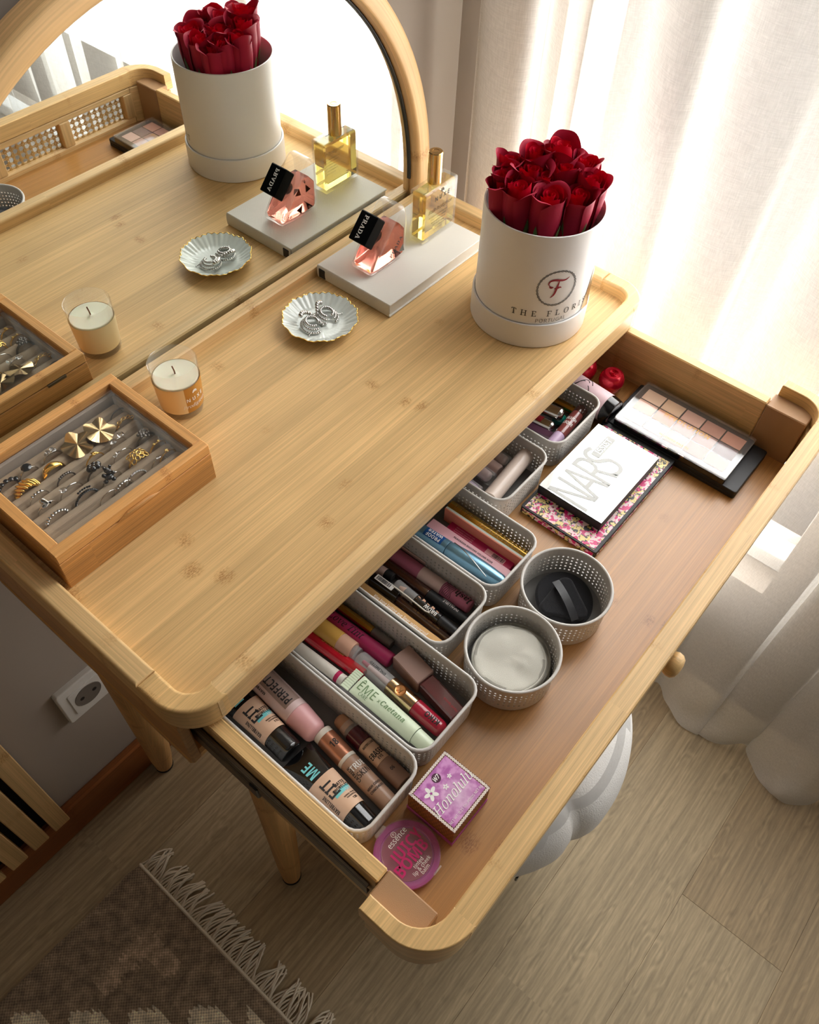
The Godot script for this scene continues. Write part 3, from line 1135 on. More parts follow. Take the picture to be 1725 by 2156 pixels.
func rose(at: Vector3, h: float, sc: float, lean: Vector3, k: int, label: String) -> void:
	var t = thing("rose", label, "rose", at, "red roses in the white hat box")
	var up = (Vector3.UP + lean).normalized()
	var tf = Transform3D(Basis(Quaternion(Vector3.UP, up)) * Basis(Vector3.UP, k * 2.4), at)
	var R = 1.66 * sc
	# spiral heart
	var m = mb(0, tf)
	var P := PackedVector3Array()
	var n = 90
	for j in 7:
		for i in n + 1:
			var f = float(i) / n
			var a = f * TAU * 2.6
			var q = j / 6.0
			var r = R * (0.05 + 0.46 * f) * (0.8 + 0.2 * q) + (0.05 * R if j == 6 else 0.0)
			P.push_back(V(cos(a) * r, h * (0.40 + 0.50 * q) + 0.10 * sin(a * 1.7 + k) - 0.3 * absf(f - 0.4), sin(a) * r))
	m.grid(P, n + 1, 7)
	part(t, "rose_heart", m, mats.petal_in)
	for p in 7:
		if p == 2: continue
		m = mb(0, tf)
		P = PackedVector3Array()
		var outer = p >= 3
		var a0 = p * TAU / 3.0 * 1.03 + (0.55 if outer else 0.0)
		if outer: a0 = (p - 3) * TAU / 4.0 + 0.3 * hash1(k + p)
		var half = 1.15 if outer else 1.15
		var ht = h * (1.0 + 0.05 * (hash1(k * 13 + p) - 0.5) + (-0.01 if not outer else 0.0) - (0.06 if outer and p % 2 == 0 else 0.0))
		var rr0 = R * (0.98 if outer else 0.74)
		var nu = 17
		var nv = 15
		var curl = 0.5 + hash1(k * 7 + p * 3)
		var tipx = (hash1(k * 5 + p * 11) - 0.5) * 0.9
		for j in nv:
			var v = float(j) / (nv - 1)
			for i in nu:
				var s = -1.0 + 2.0 * i / (nu - 1)
				var wv = half * (0.50 + 0.55 * sin(PI * (0.12 + 0.48 * v)))
				var a = a0 + s * wv
				var prof = 0.50 + 0.46 * sin(PI * (0.10 + 0.46 * v))
				if v > 0.6: prof -= (v - 0.6) * 0.26
				var r = rr0 * prof + s * 0.09 * R
				var fl = max(0.0, (v - 0.80) / 0.20)
				var st = 1.0 - 0.55 * absf(s - tipx)
				r += fl * fl * R * (0.26 if outer else 0.06) * curl * max(st, 0.1)
				var y = ht * v * (1.0 - 0.16 * (s - tipx * 0.5) * (s - tipx * 0.5) * v) - fl * fl * fl * 0.06 * h * curl * max(st, 0.0) + 0.05 * sin(s * 7.0 + p + k) * v
				P.push_back(V(cos(a) * r, y, sin(a) * r))
		m.grid(P, nu, nv, false, true)
		part(t, "petal", m, mats.petal_out if outer else mats.petal_in)
	for p in 4:
		m = mb(0, tf)
		P = PackedVector3Array()
		var a0 = p * TAU / 4.0 + k
		for j in 8:
			var v = j / 7.0
			for i in 5:
				var s = -1.0 + 0.5 * i
				var a = a0 + s * 0.36 * (1.0 - v) * (0.6 + v)
				var r = R * (0.56 + 0.34 * sin(PI * (0.08 + 0.40 * v))) + 0.05 + 0.05 * v * v
				P.push_back(V(cos(a) * r, 0.3 + v * 2.9, sin(a) * r))
		m.grid(P, 5, 8, false, true)
		part(t, "sepal", m, mats.leaf)
	m = mb(0, tf)
	m.tube(PackedVector3Array([V(0, -0.9, 0), V(0, 0.6, 0)]), [0.3, R * 0.5], 8)
	part(t, "stem", m, mats.leaf)

func book() -> void:
	var t = thing("book", "closed cream cloth-covered book lying flat under the two perfume bottles", "book", V(20.2, 0, -8.5))
	var x0 = 11.9
	var x1 = 28.4
	var z0 = -13.9
	var z1 = -3.3
	var m = mb()
	m.box(V((x0 + x1) / 2, 1.53, (z0 + z1) / 2), V(x1 - x0, 0.22, z1 - z0), 0.06)
	m.box(V((x0 + x1) / 2, 0.12, (z0 + z1) / 2), V(x1 - x0, 0.22, z1 - z0), 0.06)
	part(t, "cover", m, mats.cream_cloth)
	m = mb()
	m.tf = Transform3D(Basis(Vector3(0, 0, 1), Vector3(1, 0, 0), Vector3(0, 1, 0)), Vector3.ZERO)
	m.tf = Transform3D(Basis(), Vector3.ZERO)
	var P := PackedVector3Array()
	for j in 2:
		for i in 9:
			var a = PI * i / 8.0
			P.push_back(V(x0 - sin(a) * 0.18 + 0.06, 0.82 - cos(a) * 0.8, z0 if j == 0 else z1))
	m.grid(P, 9, 2, false, true)
	part(t, "spine", m, mats.cream_cloth)
	m = mb()
	m.box(V((x0 + x1) / 2 + 0.05, 0.82, (z0 + z1) / 2), V(x1 - x0 - 0.3, 1.2, z1 - z0 - 0.35), 0.02)
	part(t, "page_block", m, mats.cream_cloth)
	m = mb()
	m.box(V(x0 - 0.02, 0.78, z0 + 0.75), V(0.3, 1.15, 1.0), 0.1)
	part(t, "headband_gap", m, mats.black_matt)

func perfume() -> void:
	var b = 1.65
	var t = thing("perfume_bottle", "slanted clear perfume bottle of pink liquid with a square black cap on its side", "perfume bottle", V(17, b, -9.2))
	var prof = PackedVector2Array([V2(14.2, -1.75), V2(19.2, -1.75), V2(19.8, -2.3), V2(19.85, -7.1), V2(19.3, -8.1), V2(18.5, -8.25), V2(17.8, -7.7), V2(13.9, -2.9), V2(13.7, -2.2)])
	var m = mb()
	# extruded along z: lay the prism on its side
	m.tf = Transform3D(Basis(Vector3(1, 0, 0), Vector3(0, 0, 1), Vector3(0, -1, 0)), V(0, 0, -10.75))
	m.prism(soft(prof), 0, 3.15, 0.55, 0.55, 5)
	part(t, "glass_body", m, mats.bottle_glass)
	var liq = PackedVector2Array([V2(14.25, -1.95), V2(19.2, -1.95), V2(19.6, -2.4), V2(19.65, -5.9), V2(16.55, -5.9), V2(14.0, -2.75)])
	m = mb()
	m.tf = Transform3D(Basis(Vector3(1, 0, 0), Vector3(0, 0, 1), Vector3(0, -1, 0)), V(0, 0, -10.55))
	m.prism(soft(liq), 0, 2.78, 0.4, 0.4, 4)
	part(t, "pink_liquid", m, mats.pink_juice)
	var dir = V(-0.71, 0.70, 0)
	var along = V(0.70, 0.71, 0)
	var cc = V(15.0, 6.55, -9.25)
	m = mb()
	m.tf = Transform3D(Basis(along, dir, V(0, 0, 1)), cc)
	m.box(Vector3.ZERO, V(3.25, 1.65, 2.3), 0.1)
	part(t, "cap", m, mats.cap_black)
	m = mb()
	m.tf = Transform3D(Basis(along, dir, along.cross(dir)), cc - dir * 1.6)
	m.lathe([V2(0.75, -0.4), V2(0.75, 0.9)], 20)
	part(t, "neck", m, mats.black_gloss)
	text(t, "PRADA", fr(cc + dir * 0.84 + V(0, 0, -0.1), -along, V(0, 0, -1) * -1.0), 0.52, mats.ink_white, "serifb", {"sp": 3, "sx": 0.95})
	text(t, "PRADA", fr(V(17.85, 3.75, -7.585), V(0.707, 0.707, 0), V(-0.707, 0.707, 0)), 0.48, mats.ink, "serifb", {"sp": 5})
	var tri = mb()
	tri.tf = fr(V(18.9, 3.0, -7.57), V(0.707, 0.707, 0), V(-0.707, 0.707, 0))
	tri.tri3(V(-0.5, 0.35, 0), V(0.0, -0.5, 0), V(0.5, 0.35, 0))
	part(t, "emblem", tri, mats.dark_silver)

func soft(p: PackedVector2Array) -> PackedVector2Array:
	# one round of corner cutting
	var q := PackedVector2Array()
	for i in p.size():
		var a = p[i]
		var b = p[(i + 1) % p.size()]
		q.push_back(a.lerp(b, 0.22))
		q.push_back(a.lerp(b, 0.78))
	return q

func oil_bottle() -> void:
	var b = 1.65
	var t = thing("oil_bottle", "square glass bottle of golden oil with tall gold cap, on the cream book", "oil bottle", V(25.3, b, -8.45))
	var m = mb()
	m.box(V(25.3, b + 3.12, -8.45), V(5.85, 6.2, 2.15), 0.16)
	part(t, "glass_body", m, mats.bottle_glass)
	m = mb()
	m.box(V(25.3, b + 3.15, -8.45), V(5.55, 5.6, 1.85), 0.2)
	part(t, "golden_oil", m, mats.oil)
	m = mb()
	m.tf.origin = V(25.3, b + 6.2, -8.5)
	m.lathe([V2(0.78, 0), V2(0.8, 0.1), V2(0.8, 3.42), V2(0.72, 3.52), V2(0, 3.52)], 32)
	part(t, "gold_cap", m, mats.gold_cap)
	m = mb()
	m.tf.origin = V(25.3, b + 9.73, -8.5)
	m.lathe([V2(0.42, 0), V2(0.36, 0.02), V2(0.36, 0.0)], 20)
	part(t, "cap_emblem", m, mats.pale_gold)
	var z = -7.36
	text(t, "N U X E", fr(V(25.4, b + 4.95, z), V(1, 0, 0), Vector3.UP), 0.5, mats.ink, "sansb", {"sx": 1.1})
	text(t, "Huile Prodigieuse", fr(V(25.2, b + 3.75, z), V(1, 0, 0), Vector3.UP), 0.42, mats.ink, "serif", {"slant": 0.3, "sx": 0.85})
	var ls = ["HUILE SÈCHE MULTI-FONCTIONS", "VISAGE • CORPS • CHEVEUX", "MULTI-PURPOSE DRY OIL", "FACE • BODY • HAIR", "AUX HUILES VÉGÉTALES", "50 mL 1.6 FL.OZ"]
	for i in ls.size():
		text(t, ls[i], fr(V(24.9, b + 3.0 - i * 0.36, z), V(1, 0, 0), Vector3.UP), 0.17, mats.ink, "sans", {"sx": 0.95, "step": 12.0})
	m = mb()
	m.tf = fr(V(25.4, b + 5.6, z + 0.015), V(1, 0, 0), Vector3.UP)
	for i in 5:
		var a = PI * i / 4.0
		m.tri3(V(0, 0, 0), V(cos(a - 0.3) * 0.32, sin(a - 0.3) * 0.32, 0), V(cos(a + 0.3) * 0.32, sin(a + 0.3) * 0.32, 0))
	m.quad(V(-0.04, -0.35, 0), V(0.04, -0.35, 0), V(0.04, 0, 0), V(-0.04, 0, 0))
	part(t, "tree_emblem", m, mats.ink)

func dish() -> void:
	var c = V(6.05, 0, -7.9)
	var t = thing("trinket_dish", "small pale fluted porcelain dish with a gold scalloped rim holding two earrings", "dish", c)
	var m = mb()
	m.tf.origin = c
	var rows = [V2(0, 0.28), V2(1.2, 0.28), V2(2.3, 0.34), V2(2.8, 0.55), V2(3.4, 0.95), V2(3.92, 1.28)]
	var outr = [V2(3.96, 1.22), V2(3.4, 0.82), V2(2.7, 0.38), V2(1.9, 0.1), V2(1.8, 0.0), V2(0, 0.02)]
	for side in 2:
		var P := PackedVector3Array()
		var rs = rows if side == 0 else outr
		for q in rs:
			for i in 217:
				var a = TAU * i / 216.0
				var w = clampf((q.x - 2.2) / 1.7, 0, 1)
				var sc = 1.0 + w * (0.022 * cos(a * 12.0) + 0.010 * cos(a * 36.0))
				var y = q.y + w * 0.07 * cos(a * 36.0)
				P.push_back(V(cos(-a) * q.x * sc, y, sin(-a) * q.x * sc))
		m.grid(P, 217, rs.size(), true, true)
	part(t, "bowl", m, mats.porcelain)
	var pts := PackedVector3Array()
	for i in 216:
		var a = TAU * i / 216.0
		var sc = 1.0 + (0.022 * cos(a * 12.0) + 0.010 * cos(a * 36.0))
		pts.push_back(c + V(cos(a) * 3.94 * sc, 1.26 + 0.07 * cos(a * 36.0), sin(a) * 3.94 * sc))
	m = mb()
	m.tube(pts, 0.055, 6, true)
	part(t, "gilt_rim", m, mats.gold)
	earring(V(5.0, 0.36, -8.1), 1.0, "silver beaded hoop earring on the left side of the porcelain dish")
	earring(V(7.15, 0.36, -8.0), -1.0, "silver beaded hoop earring on the right side of the porcelain dish")

func earring(at: Vector3, s: float, label: String) -> void:
	var t = thing("earring", label, "earring", at, "pair of beaded hoop earrings")
	var m = mb()
	for r in 3:
		for i in 26 - r * 4:
			var a = -0.6 + i * (TAU * 0.86) / (26 - r * 4)
			var rad = 1.2 - r * 0.26
			m.ball(at + V(s * cos(a) * rad * 0.92, 0.2 + r * 0.3 + 0.12 * sin(a), -sin(a) * rad), V(0.16, 0.16, 0.16), 8, 5)
	part(t, "beaded_hoop", m, mats.silver)
	m = mb()
	for i in 7:
		var f = i / 6.0
		m.ball(at + V(s * (-0.85 + f * 1.2) * -1.0, 0.75 + 0.45 * sin(f * 2.2), -0.55 - sin(f * 2.0) * 0.75), V(0.24, 0.24, 0.24) * (0.75 + 0.35 * f), 10, 7)
	part(t, "pearl_row", m, mats.silver)
	m = mb()
	m.tube(PackedVector3Array([at + V(-s * 0.9, 0.35, 0.75), at + V(-s * 1.35, 0.2, 0.85)]), 0.05, 6)
	m.ball(at + V(-s * 1.38, 0.2, 0.86), V(0.1, 0.1, 0.1), 8, 6)
	part(t, "ear_post", m, mats.silver)

func candle() -> void:
	var c = V(-11.25, 0, -9.65)
	var t = thing("candle", "ivory candle in a clear glass tumbler with an orange label, beside the jewellery box", "candle", c)
	var m = mb()
	m.tf.origin = c
	m.lathe([V2(0, 0.0), V2(1.85, 0.0), V2(2.0, 0.12), V2(2.04, 0.6), V2(2.3, 5.65), V2(2.27, 5.72), V2(2.2, 5.68), V2(1.96, 0.85), V2(1.85, 0.72), V2(0, 0.70)], 64)
	part(t, "glass", m, mats.thin_glass)
	m = mb()
	m.tf.origin = c
	m.lathe([V2(0, 0.74), V2(1.80, 0.76), V2(1.92, 0.92), V2(2.10, 4.05), V2(2.05, 4.10), V2(0.5, 4.06), V2(0.25, 4.16), V2(0, 4.2)], 48)
	part(t, "wax", m, mats.wax)
	m = mb()
	m.tube(PackedVector3Array([c + V(0, 4.1, 0), c + V(-0.03, 4.6, 0.02), c + V(-0.12, 5.15, 0.0)]), 0.07, 8)
	part(t, "wick", m, mats.wick)
	var deg = 31.0
	m = mb()
	var P := PackedVector3Array()
	for j in 2:
		for i in 25:
			var a = deg_to_rad(deg - 53.0 + 106.0 * i / 24.0)
			var r = lerpf(2.06, 2.235, j) + 0.012
			P.push_back(c + V(sin(a) * r, lerpf(0.85, 4.0, j), cos(a) * r))
	m.grid(P, 25, 2)
	part(t, "paper_label", m, mats.label_gold)
	m = mb()
	P = PackedVector3Array()
	for j in 2:
		for i in 33:
			var a = deg_to_rad(deg + 53.0 + 254.0 * i / 32.0)
			var r = lerpf(2.06, 2.235, j) + 0.008
			P.push_back(c + V(sin(a) * r, lerpf(0.85, 4.0, j), cos(a) * r))
	m.grid(P, 33, 2)
	part(t, "frosted_back", m, mats.wax_amber)
	var a = deg_to_rad(5.0)
	var n = V(sin(a), 0, cos(a))
	var f = fr(c + n * 2.17 + V(0, 2.45, 0), V(cos(a), 0, -sin(a)), V(n.x * 0.05, 1, n.z * 0.05))
	text(t, "N U X E", f, 0.42, mats.ink_white, "sansb", {"bend": 2.2, "lift": 0.02})
	f.origin -= V(n.x * 0.045, 0.8, n.z * 0.045)
	text(t, "Prodigieux", f, 0.38, mats.ink_white, "serif", {"bend": 2.15, "slant": 0.3, "lift": 0.02})
	f.origin += V(n.x * 0.1, 1.62, n.z * 0.1)
	m = mb()
	m.tf = f
	m.tf.origin += n * 0.03
	for i in 5:
		var q = PI * i / 4.0
		m.tri3(V(0, 0, 0), V(cos(q - 0.35) * 0.28, sin(q - 0.35) * 0.28, 0), V(cos(q + 0.35) * 0.28, sin(q + 0.35) * 0.28, 0))
	part(t, "tree_emblem", m, mats.ink_white)

# ---------------------------------------------------------------- jewellery box and the rings in it
func jewellery_box() -> void:
	var x0 = -30.85
	var x1 = -15.2
	var z0 = -13.95
	var z1 = -0.55
	var xc = (x0 + x1) / 2
	var zc = (z0 + z1) / 2
	var t = thing("jewellery_box", "orange-brown wooden jewellery box with a glass lid full of rings, left on the desk", "jewellery box", V(xc, 0, zc))
	var m = mb(0)
	m.box(V(xc, 1.62, z1 - 0.4), V(x1 - x0, 3.24, 0.8), 0.06)
	m.box(V(xc, 1.62, z0 + 0.4), V(x1 - x0, 3.24, 0.8), 0.06)
	m.g = 2
	m.box(V(x0 + 0.4, 1.62, zc), V(0.8, 3.24, z1 - z0 - 0.1), 0.06)
	m.box(V(x1 - 0.4, 1.62, zc), V(0.8, 3.24, z1 - z0 - 0.1), 0.06)
	part(t, "box_body", m, mats.box_wood)
	var lid := []
	for k in [[0, xc, z1 - 0.5, x1 - x0, 1.0], [0, xc, z0 + 0.5, x1 - x0, 1.0], [2, x0 + 0.5, zc, 1.0, z1 - z0 - 2.0], [2, x1 - 0.5, zc, 1.0, z1 - z0 - 2.0]]:
		m = mb(k[0])
		m.uvoff = Vector2(k[1] * 3.0, k[2] * 2.0)
		m.box(V(k[1], 3.83, k[2]), V(k[3], 1.08, k[4]), 0.09)
		part(t, "lid_frame", m, mat("lid_wood", Color(1.0, 0.88, 0.74), 0.5, {"tex": tex.rim, "scale": Vector2(1 / 24.0, 1 / 6.0)}))
	m = mb()
	m.quad(V(x0 + 0.9, 3.9, z1 - 0.9), V(x1 - 0.9, 3.9, z1 - 0.9), V(x1 - 0.9, 3.9, z0 + 0.9), V(x0 + 0.9, 3.9, z0 + 0.9))
	part(t, "lid_glass", m, mats.lid_pane)
	m = mb()
	m.tube(PackedVector3Array([V(xc + 2.1, 3.25, z1 + 0.02), V(xc + 1.0, 3.55, z1 + 0.1), V(xc - 1.0, 3.55, z1 + 0.1), V(xc - 2.1, 3.25, z1 + 0.02)]), [0.05, 0.22, 0.22, 0.05], 8)
	part(t, "finger_notch", m, mats.box_wood)
	for x in [-27.4, -18.6]:
		m = mb()
		m.box(V(x, 3.25, z0 - 0.06), V(2.0, 0.32, 0.2), 0.03)
		part(t, "hinge", m, mats.steel)
	m = mb()
	m.box(V(xc, 0.45, zc), V(x1 - x0 - 1.7, 0.5, z1 - z0 - 1.7), 0.02)
	m.box(V(xc, 2.0, z0 + 1.05), V(x1 - x0 - 1.7, 2.5, 0.4), 0.1)
	m.box(V(xc, 1.7, z1 - 1.05), V(x1 - x0 - 1.7, 2.0, 0.4), 0.1)
	m.box(V(x1 - 1.05, 1.9, zc), V(0.4, 2.3, z1 - z0 - 1.7), 0.1)
	m.box(V(x0 + 1.0, 1.9, zc), V(0.35, 2.3, z1 - z0 - 1.7), 0.1)
	part(t, "lining", m, mats.velvet_side)
	for k in 7:
		m = mb(0)
		var z = -12.0 + k * 1.46
		m.tf = Transform3D(Basis(Vector3(0, -1, 0), Vector3(1, 0, 0), Vector3(0, 0, 1)), V(x0 + 1.25, 1.6, z))
		m.lathe([V2(0, 0), V2(0.55, 0.02), V2(0.72, 0.18), V2(0.73, 12.9), V2(0.6, 13.1), V2(0, 13.12)], 24, 1.35, 1.0)
		part(t, "ring_roll", m, mats.velvet_grey)
	rings()

func ring(x: float, slot: int, r: float, band: float, material: Material, label: String) -> Node3D:
	# stands in the slot between two padded rolls, half sunk
	var z = -12.0 + slot * 1.46 - 0.73
	var at = V(x, 2.0, z)
	var t = thing("ring", label, "ring", at, "rings in the jewellery box")
	var pts := PackedVector3Array()
	for i in 36:
		var a = TAU * i / 36.0
		pts.push_back(at + V(cos(a) * r, sin(a) * r, 0.10 * sin(a)))
	var m = mb()
	m.tube(pts, band, 8, true)
	part(t, "band", m, material)
	return t

func stones(t: Node3D, pts: Array, s: float, material: Material, called := "stone") -> void:
	var m = mb()
	for p in pts:
		m.tf = Transform3D(Basis(Vector3.UP, p.x * 7.0), p)
		m.lathe([V2(0, -s * 0.7), V2(s * 0.95, 0), V2(s * 0.95, s * 0.12), V2(s * 0.6, s * 0.42), V2(0, s * 0.42)], 8)
	part(t, called, m, material)

func arcp(t: Node3D, r: float, a0: float, a1: float, n: int, dz := 0.0) -> Array:
	var b: Vector3 = t.get_meta("base")
	var o := []
	for i in n:
		var a = deg_to_rad(lerpf(a0, a1, i / max(n - 1.0, 1.0)))
		o.push_back(b + V(cos(a) * r, sin(a) * r, dz + 0.10 * sin(a)))
	return o

func rings() -> void:
	var t = ring(-27.75, 2, 0.98, 0.12, mats.gold, "chunky gold ring with twisted croissant ribs, left part of the jewellery box")
	var m = mb()
	var b: Vector3 = t.get_meta("base")
	for i in 9:
		var a = deg_to_rad(15 + 150.0 * i / 8.0)
		var w = 0.30 + 0.22 * sin(deg_to_rad(15 + 150.0 * i / 8.0))
		var p = b + V(cos(a) * 1.02, sin(a) * 1.02, 0.1)
		m.tf = Transform3D(Basis(Vector3(0, 0, 1), a) * Basis(Vector3(1, 0, 0), 0.5), p)
		m.ball(Vector3.ZERO, V(0.26, 0.17, w * 1.3), 10, 8)
	part(t, "twisted_ribs", m, mats.gold)
	t = ring(-25.05, 2, 1.0, 0.10, mats.gold, "smooth wide gold band ring beside the croissant ring")
	b = t.get_meta("base")
	m = mb()
	var P := PackedVector3Array()
	for j in 9:
		for i in 33:
			var a = deg_to_rad(-20.0 + 220.0 * i / 32.0)
			var q = (j / 8.0 - 0.5) * 2.0
			P.push_back(b + V(cos(a), sin(a), 0) * (1.05 + 0.1 * (1 - q * q)) + V(0, 0, q * 0.42 * (0.4 + 0.6 * maxf(sin(a), 0.1))))
	m.grid(P, 33, 9, false, true)
	part(t, "wide_band", m, mats.gold)
	t = ring(-24.2, 1, 0.95, 0.09, mats.silver, "silver ring with a raised halo stone, behind the smooth gold band")
	stones(t, arcp(t, 1.15, 70, 110, 5) + arcp(t, 1.32, 80, 100, 2), 0.2, mats.gem)
	t = ring(-26.6, 1, 0.92, 0.08, mats.silver, "silver ring with one dark oval stone near the back left of the jewellery box")
	stones(t, arcp(t, 1.1, 90, 90, 1), 0.5, mats.black_gem)
	t = ring(-28.6, 1, 0.92, 0.09, mats.dark_silver, "dark ring with a row of black stones at the left edge of the jewellery box")
	stones(t, arcp(t, 1.08, 40, 140, 5), 0.25, mats.black_gem)
	t = ring(-21.9, 3, 0.92, 0.06, mats.gold, "thin gold ring tied in a knot, below the gold fan earrings")
	b = t.get_meta("base")
	m = mb()
	m.tube(PackedVector3Array([b + V(-0.35, 0.95, 0.1), b + V(-0.1, 1.15, 0.25), b + V(0.15, 1.05, -0.05), b + V(0.0, 0.95, 0.2), b + V(-0.1, 1.12, -0.02), b + V(0.35, 0.95, 0.1)]), 0.08, 8)
	part(t, "knot", m, mats.gold)
	t = ring(-24.9, 3, 0.9, 0.07, mats.dark_silver, "fine silver ring set with small dark marcasite, middle left of the box")
	stones(t, arcp(t, 1.0, 60, 120, 6), 0.13, mats.dark_silver)
	t = ring(-27.6, 3, 0.92, 0.06, mats.silver, "thin silver ring with a tiny twisted vine, in front of the croissant ring")
	stones(t, arcp(t, 1.02, 70, 120, 4), 0.14, mats.silver)
	t = ring(-27.8, 4, 0.95, 0.06, mats.silver, "silver ring with a large heart-shaped clear stone, front left of the box")
	b = t.get_meta("base")
	m = mb()
	var hp := PackedVector2Array()
	for i in 28:
		var a = TAU * i / 28.0
		hp.push_back(V2(pow(sin(a), 3.0) * 0.5, -(13 * cos(a) - 5 * cos(2 * a) - 2 * cos(3 * a) - cos(4 * a)) / 32.0))
	m.tf = Transform3D(Basis(Vector3(1, 0, 0), 0.5) * Basis(Vector3.UP, 1.1), b + V(-0.1, 1.0, 0.15))
	m.prism(hp, 0, 0.32, 0.14)
	part(t, "heart_stone", m, mats.silver)
	t = ring(-25.4, 4, 1.1, 0.06, mats.silver, "tall silver solitaire ring with one round crystal, centre left of the box")
	stones(t, arcp(t, 1.22, 120, 120, 1), 0.34, mats.gem)
	t = ring(-25.0, 5, 1.05, 0.11, mats.dark_silver, "black pave ring with two crossing strands, front middle of the box")
	stones(t, arcp(t, 1.12, 20, 170, 16, 0.12) + arcp(t, 1.3, 60, 110, 6, -0.1), 0.13, mats.black_gem)
	t = ring(-27.9, 5, 0.95, 0.07, mats.silver, "silver ring with a jagged row of sparkling leaves, nearest the front left corner")
	stones(t, arcp(t, 1.05, 25, 155, 9), 0.17, mats.silver)
	t = ring(-22.8, 4, 0.95, 0.08, mats.dark_silver, "ring with a black flower of pave stones, behind the black bear ring")
	b = t.get_meta("base")
	m = mb()
	for i in 7:
		var a = TAU * i / 6.0
		var rd = 0.0 if i == 6 else 0.42
		m.ball(b + V(cos(a) * rd, 1.2 + 0.15 * sin(a), sin(a) * rd * 0.8), V(0.3, 0.25, 0.3), 9, 6)
	part(t, "black_flower", m, mats.black_gem)
	t = ring(-22.3, 5, 0.95, 0.08, mats.silver, "ring with a flat black teddy bear of pave stones, front middle of the box")
	b = t.get_meta("base")
	m = mb()
	for q in [[0, 0.0, 0.42], [0, 0.62, 0.33], [-0.42, 0.25, 0.2], [0.42, 0.25, 0.2], [-0.36, -0.38, 0.22], [0.36, -0.38, 0.22], [-0.26, 0.92, 0.14], [0.26, 0.92, 0.14]]:
		m.ball(b + V(-0.3 + q[0] * 0.9 + q[1] * 0.35, 1.05 + q[1] * 0.55 + 0.1, 0.35 - q[1] * 0.55 + q[0] * 0.3), V(q[2], 0.17, q[2]), 12, 6)
	part(t, "black_bear", m, mats.black_gem)
	t = ring(-19.5, 5, 0.95, 0.10, mats.gold, "gold filigree dome ring with open scrollwork, right part of the jewellery box")
	b = t.get_meta("base")
	m = mb()
	for k in 12:
		var pts := PackedVector3Array()
		var cx = (k % 4 - 1.5) * 0.42
		var cz = (k / 4 - 1.0) * 0.40
		for i in 9:
			var a = TAU * i / 9.0
			var x = cx + cos(a) * 0.2
			var z = cz + sin(a) * 0.2
			pts.push_back(b + V(x, 1.3 - x * x * 0.45 - z * z * 0.5, z + 0.15))
		m.tube(pts, 0.06, 6, true)
	part(t, "filigree_dome", m, mats.gold)
	t = ring(-19.4, 3, 0.9, 0.07, mats.silver, "silver ring with two oval crystals side by side, near the right end of the box")
	b = t.get_meta("base")
	stones(t, [b + V(-0.45, 1.0, 0.2), b + V(0.5, 1.02, 0.0)], 0.36, mats.gem)
	t = ring(-17.5, 2, 0.9, 0.07, mats.gold, "gold ring of open chain links at the back right of the jewellery box")
	b = t.get_meta("base")
	m = mb()
	for k in 5:
		var a = deg_to_rad(35 + k * 28)
		var pts := PackedVector3Array()
		for i in 10:
			var q = TAU * i / 10.0
			pts.push_back(b + V(cos(a) * 1.0 + cos(q) * 0.2, sin(a) * 1.0 + cos(q) * 0.05, sin(q) * 0.16 + 0.1))
		m.tube(pts, 0.05, 6, true)
	part(t, "chain_link", m, mats.gold)
	t = ring(-17.5, 4, 0.95, 0.11, mats.dark_silver, "dark silver ring with a round domed cluster, at the right end of the box")
	b = t.get_meta("base")
	m = mb()
	for i in 13:
		var a = i * 2.4
		var rd = 0.15 * sqrt(float(i))
		m.ball(b + V(cos(a) * rd, 1.25 - rd * rd * 0.5, sin(a) * rd + 0.1), V(0.16, 0.14, 0.16), 8, 6)
	part(t, "cluster", m, mats.dark_silver)
	t = ring(-20.0, 4, 1.0, 0.05, mats.silver, "thin silver ring with one small crystal, just left of the gold filigree ring")
	stones(t, arcp(t, 1.1, 110, 130, 2), 0.2, mats.gem)
	t = ring(-17.4, 6, 0.85, 0.08, mats.gold, "small gold ring with a brown stone, front right corner of the box")
	stones(t, arcp(t, 0.98, 90, 90, 1), 0.22, mats.gold)
	t = ring(-17.3, 5, 0.85, 0.09, mats.gold, "small plain gold ring behind the front right corner of the box")
	stones(t, arcp(t, 0.95, 80, 110, 2), 0.15, mats.gold)
	t = ring(-20.9, 6, 1.0, 0.08, mats.silver, "silver eternity ring with a row of clear stones, front right of the box")
	stones(t, arcp(t, 1.06, 20, 160, 13), 0.13, mats.gem)
	t = ring(-23.7, 6, 1.0, 0.05, mats.silver, "plain thin silver ring at the front edge of the jewellery box")
	t = ring(-22.2, 6, 0.9, 0.12, mats.silver, "silver ring with diagonal twisted grooves at the front edge of the box")
	stones(t, arcp(t, 0.95, 50, 130, 6), 0.15, mats.silver, "twist")
	t = ring(-18.4, 6, 0.8, 0.06, mats.silver, "tiny silver ring with a pale stone at the front right lid frame")
	stones(t, arcp(t, 0.9, 90, 90, 1), 0.18, mats.gem)
	t = ring(-17.1, 1, 0.85, 0.06, mats.dark_silver, "small dull silver ring in the back right corner of the jewellery box")
	fan(V(-22.1, 3.0, -10.2), 0.25, "gold fan-pleated disc earring lying left in the jewellery box")
	fan(V(-19.85, 3.1, -10.0), -0.35, "gold fan-pleated disc earring lying right of its twin, behind it")

